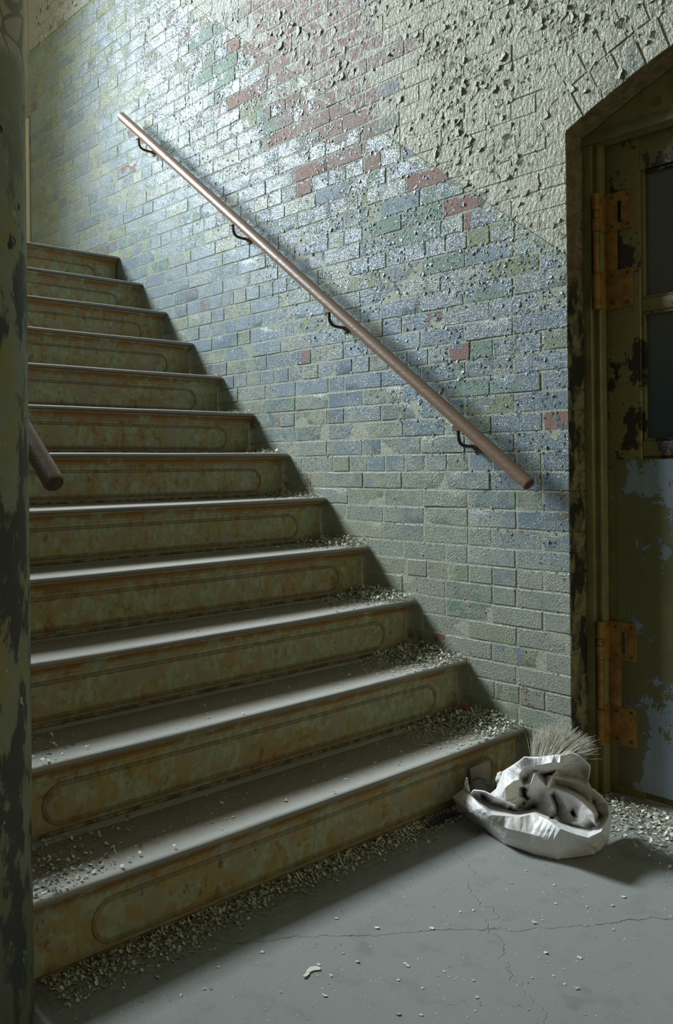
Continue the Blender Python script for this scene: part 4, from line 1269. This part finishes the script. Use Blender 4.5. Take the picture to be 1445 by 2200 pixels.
def lump(name, c, s, mat, seed, sub=3, amp=.35, freq=1.6):
    bm = bmesh.new()
    bmesh.ops.create_icosphere(bm, subdivisions=sub, radius=1)
    for v in bm.verts:
        k = mnoise.noise(v.co * freq + Vector((seed, 0, 0))) + .5 * mnoise.noise(v.co * freq * 2.3 + Vector((0, seed, 0)))
        v.co = Vector([v.co[i] * s[i] for i in range(3)]) * (1 + amp * k)
    lo_ = min(v.co.z for v in bm.verts)
    me = bpy.data.meshes.new(name)
    for v in bm.verts:
        v.co.z -= lo_
    bm.to_mesh(me)
    bm.free()
    me.polygons.foreach_set('use_smooth', [True] * len(me.polygons))
    me.set_sharp_from_angle(angle=math.radians(38))
    o = link(name, me, mat)
    o.location = c
    return o


tag(lump('dirty_rag', (-.038, .292, .001), (.034, .048, .045), M_RAG, 3.3), 'dirty grey wadded rag between the bottom riser and the sack', 'rag')
tag(lump('foam_lump', (-.118, .290, .085), (.016, .016, .022), M_FOAM, 7.1, amp=.5), 'small knobbly white lump caught in the folds of the sack', 'lump')
tag(lump('plaster_lump', (-.012, .352, .001), (.012, .014, .016), M_FOAM, 1.7, amp=.4), 'small cream plaster lump at the foot of the bottom riser by the sack tip', 'lump')
q = MB()
q.tube([(-.010, .372, .009), (-.012, .43, .008), (-.016, .475, .009), (-.019, .512, .008)], [.006, .0068, .0065, .005], 8)
tag(q.build('dark_bar', M_BAR, None, angle=40), 'short blackened bar lying on the floor along the bottom riser', 'bar')
q = MB()
q.box(-.010, -.004, .40, .465, .001, .022, .002)
V = q.v
q.v = [(x + mnoise.noise((y * 60, z * 60, 0)) * .004, y, max(.001, z + mnoise.noise((y * 70, x * 9, 3)) * .006)) for x, y, z in V]
tag(q.build('bark_scrap', simple('brown_scrap', (.05, .035, .022), (.09, .065, .045), 50), None), 'brown splinter on the floor between the dark bar and bottom riser', 'splinter')

# rusty disc leaning on the second riser, brick crumb beside it
root = tag(empty('rusty_disc', (.205, .048, .187)), 'round rusty disc standing in the chips on the lowest tread by the wall', 'disc')
q = MB()
nn = 28
dd_ = Vector((-.80, .55, .22)).normalized()
u_ = Vector((.55, .8, 0)).normalized()
v_ = dd_.cross(u_).normalized()
if v_.z < 0:
    v_ = -v_
cc = Vector((.205, .048, .213))
rings = [(.0, .004), (.006, .0045), (.0075, .002), (.018, .0022), (.0225, .0045), (.026, .004), (.027, .0), (.026, -.006), (0., -.006)]
V, F = [], []
for r_, h_ in rings:
    for i in range(nn):
        a = 2 * PI * i / nn
        V.append(cc + (u_ * math.cos(a) + v_ * math.sin(a)) * max(r_, .0002) + dd_ * h_)
for j in range(len(rings) - 1):
    for i in range(nn):
        a, b = j * nn + i, j * nn + (i + 1) % nn
        F.append((a, a + nn, b + nn, b))
q.add(V, F)
adopt(q.build('disc_body', M_RUST, None, angle=30), root)
for i in range(8):
    a = 2 * PI * i / 8
    e_ = u_ * math.cos(a) + v_ * math.sin(a)
    q = MB()
    q.tube([cc + e_ * .007 + dd_ * .003, cc + e_ * .0225 + dd_ * .003], .0011, 5)
    adopt(q.build('rib', M_RUST), root)
tag(lump('brick_crumb', (.118, .088, .188), (.011, .014, .009), M_REDBRICK, 4.4, 2), 'crumb of red brick among the chips on the lowest tread', 'brick crumb')

# ================================================================ fallen paint
cr_ = random.Random(21)


def chip_geo(c, s, curl, tilt, r=cr_):
    """thin irregular curled scrap lying near c"""
    k = r.choice((4, 5, 5, 6))
    a0 = r.uniform(0, 2 * PI)
    ring = []
    asp = r.uniform(.55, 1.)
    ta, tb = r.gauss(0, tilt), r.gauss(0, tilt)
    lo_ = 9
    for i in range(k):
        a = a0 + 2 * PI * i / k + r.uniform(-.3, .3)
        rr = s * r.uniform(.6, 1.1)
        x, y = rr * math.cos(a), rr * asp * math.sin(a)
        z = x * ta + y * tb + curl * s * (x / s) ** 2
        ring.append((x, y, z))
        lo_ = min(lo_, z)
    lo_ = min(lo_, 0)
    V = [(c[0], c[1], c[2] - lo_ + .0006)] + [(c[0] + x, c[1] + y, c[2] + z - lo_ + .0006) for x, y, z in ring]
    F = [(0, 1 + i, 1 + (i + 1) % k) for i in range(k)]
    return V, F


def chip_seed():
    return (cr_.random(), cr_.random(), cr_.random())


def tread_x(k): return (k - 1) * G + .006, k * G + SB - .012


NAMES = ('first', 'second', 'third', 'fourth', 'fifth', 'sixth', 'seventh', 'eighth')
COUNT = (3800, 3000, 2800, 1700, 1000, 700, 350, 220)
for k in range(1, 9):
    xa, xb = tread_x(k)
    q = MB()
    n_ = COUNT[k - 1]
    spread = (.17, .15, .13, .11, .10, .09, .07, .06)[k - 1]
    # low mound carrying the loose chips
    for _ in range(n_):
        u = cr_.random()
        y = abs(cr_.gauss(0, spread)) + .006
        if y > WID - .02:
            continue
        x = xb - (xb - xa) * (cr_.random() ** (1.0 if y < spread else 1.9))
        near = math.exp(-(y / (spread * .9)) ** 2) * (.45 + .55 * min(1, (x - xa) / .1))
        hgt = near * (.034 if k <= 4 else .020) * cr_.random()
        s = cr_.choice((.0016, .0022, .003, .004, .005, .006)) * (1.4 if cr_.random() < .1 else 1)
        V, F = chip_geo((x, y, k * H + hgt - .001), s, cr_.uniform(-.3, .5), .55 if hgt > .004 else .2)
        q.add(V, F, chip_seed())
    # thin scatter over the rest of the tread, thicker along the riser
    for _ in range((420, 380, 320, 240, 160, 120, 60, 40)[k - 1]):
        y = cr_.uniform(.05, WID - .03)
        x = xb - abs(cr_.gauss(0, .05)) if cr_.random() < .6 else cr_.uniform(xa + .01, xb)
        if not xa + .004 < x < xb:
            continue
        V, F = chip_geo((x, y, k * H - .001), cr_.choice((.0012, .0018, .0025, .004)), cr_.uniform(-.2, .3), .15)
        q.add(V, F, chip_seed())
    if k <= 2:                                      # second drift at the left end of the low steps
        for _ in range((550, 260)[k - 1]):
            y = WID - abs(cr_.gauss(0, .13)) - .004
            x = cr_.uniform(xa, xb)
            V, F = chip_geo((x, y, k * H + cr_.random() ** 2 * .006 - .001), cr_.choice((.002, .003, .005, .007)), cr_.uniform(-.3, .4), .4)
            q.add(V, F, chip_seed())
    tag(q.build('paint_debris', M_CHIP), 'drift of fallen paint flakes on the %s tread from the floor' % NAMES[k - 1], 'paint flakes', kind='stuff')

q = MB()
for _ in range(5200):                               # along the bottom riser
    y = cr_.uniform(.02, 1.64)
    x = SB - .008 - abs(cr_.gauss(0, .034 + .018 * (y > 1.2)))
    V, F = chip_geo((x, y, max(0, cr_.random() ** 2 * .008 * math.exp(-abs(x - SB) / .04))), cr_.choice((.0018, .0025, .0035, .005, .006)), cr_.uniform(-.3, .4), .35)
    q.add(V, F, chip_seed())
tag(q.build('paint_debris', M_CHIP), 'strip of fallen paint flakes along the floor at the bottom riser', 'paint flakes', kind='stuff')
q = MB()
for _ in range(4200):                               # by the door and round the sack
    x = cr_.uniform(-1.1, .0)
    y = abs(cr_.gauss(0, .13)) - .09
    if y < .004 and x > X_J - .07:
        continue
    V, F = chip_geo((x, y, cr_.random() ** 2 * .006), cr_.choice((.002, .003, .004, .006, .008)), cr_.uniform(-.3, .4), .4)
    q.add(V, F, chip_seed())
tag(q.build('paint_debris', M_CHIP), 'spread of gritty paint flakes on the floor at the foot of the door', 'paint flakes', kind='stuff')
q = MB()
for _ in range(3000):
    x, y = cr_.uniform(-1.3, .02), cr_.uniform(.2, 2.1)
    V, F = chip_geo((x, y, 0), cr_.choice((.0008, .0011, .0015, .002, .0026)), cr_.uniform(-.2, .2), .1)
    q.add(V, F, chip_seed())
tag(q.build('paint_debris', M_CHIP), 'fine paint specks scattered over the open grey floor', 'paint flakes', kind='stuff')


def single_chip(c, s, label, group, big=None):
    V, F = chip_geo((0, 0, 0), s, cr_.uniform(-.15, .35), .12)
    top = len(V)
    V2 = [(x, y, z + .0007) for x, y, z in V]
    k = top - 1
    F2 = [tuple(i + top for i in f_) for f_ in F] + [f_[::-1] for f_ in F] + [(1 + i, 1 + (i + 1) % k, 1 + (i + 1) % k + top, 1 + i + top) for i in range(k)]
    q_ = MB()
    q_.add(V + V2, F2, (cr_.uniform(.5, 1), cr_.uniform(0, .85), .1))
    o_ = q_.build('paint_chip', M_CHIP)
    o_.location = c
    tag(o_, label, 'paint chip', group)
    return o_


ZONES = ((14, (-.42, -.10), (.95, 1.6), 'pale paint chip on the shaded floor between the bottom riser and the large hooked chip'),
         (12, (-.62, -.36), (.45, .85), 'pale paint chip on the lit floor in front of the white sack'),
         (14, (-1.0, -.64), (.45, .95), 'pale paint chip on the lit floor in the lower right corner'),
         (12, (-.62, -.36), (.9, 1.3), 'pale paint chip on the lit floor in the middle foreground'))
for n_, (x0, x1), (y0, y1), lab in ZONES:
    for _ in range(n_):
        single_chip((cr_.uniform(x0, x1), cr_.uniform(y0, y1), 0.), cr_.choice((.004, .005, .006, .008)), lab, lab.replace('pale paint chip', 'pale paint chips'))
for k, n_ in ((1, 16), (2, 12), (3, 8)):
    xa, xb = tread_x(k)
    for _ in range(n_):
        single_chip((cr_.uniform(xa + .04, xb - .03), cr_.uniform(.3, 1.25), k * H - .002), cr_.choice((.004, .005, .007)),
                    'pale paint chip lying loose on the bare middle of the %s tread from the floor' % NAMES[k - 1], 'loose chips on the %s tread' % NAMES[k - 1])
# the largest, hooked chip in the foreground
ox = [(-.018, -.004), (-.012, .006), (-.002, .008), (.008, .006), (.020, .007), (.021, .001), (.010, -.001), (.001, .000), (-.006, -.005), (-.010, -.014), (-.016, -.013)]
ux_, uy_ = Vector((.5, -1, 0)).normalized() * 1.15, Vector((.9, .45, 0)).normalized() * 1.15
V = [ux_ * -a + uy_ * b for a, b in ox]
V = [Vector((v.x, v.y, .0012 + abs(a) * .12)) for v, (a, b) in zip(V, ox)]
n = len(V)
q = MB()
q.add(V + [v + Vector((0, 0, .001)) for v in V], [tuple(range(n - 1, -1, -1)), tuple(range(n, 2 * n))] + [(i, (i + 1) % n, (i + 1) % n + n, i + n) for i in range(n)], (1., .1, .1))
o = q.build('paint_chip', M_CHIP)
o.location = (-.324, 1.222, 0)
tag(o, 'largest cream paint chip, hook shaped, alone on the floor in the foreground', 'paint chip')
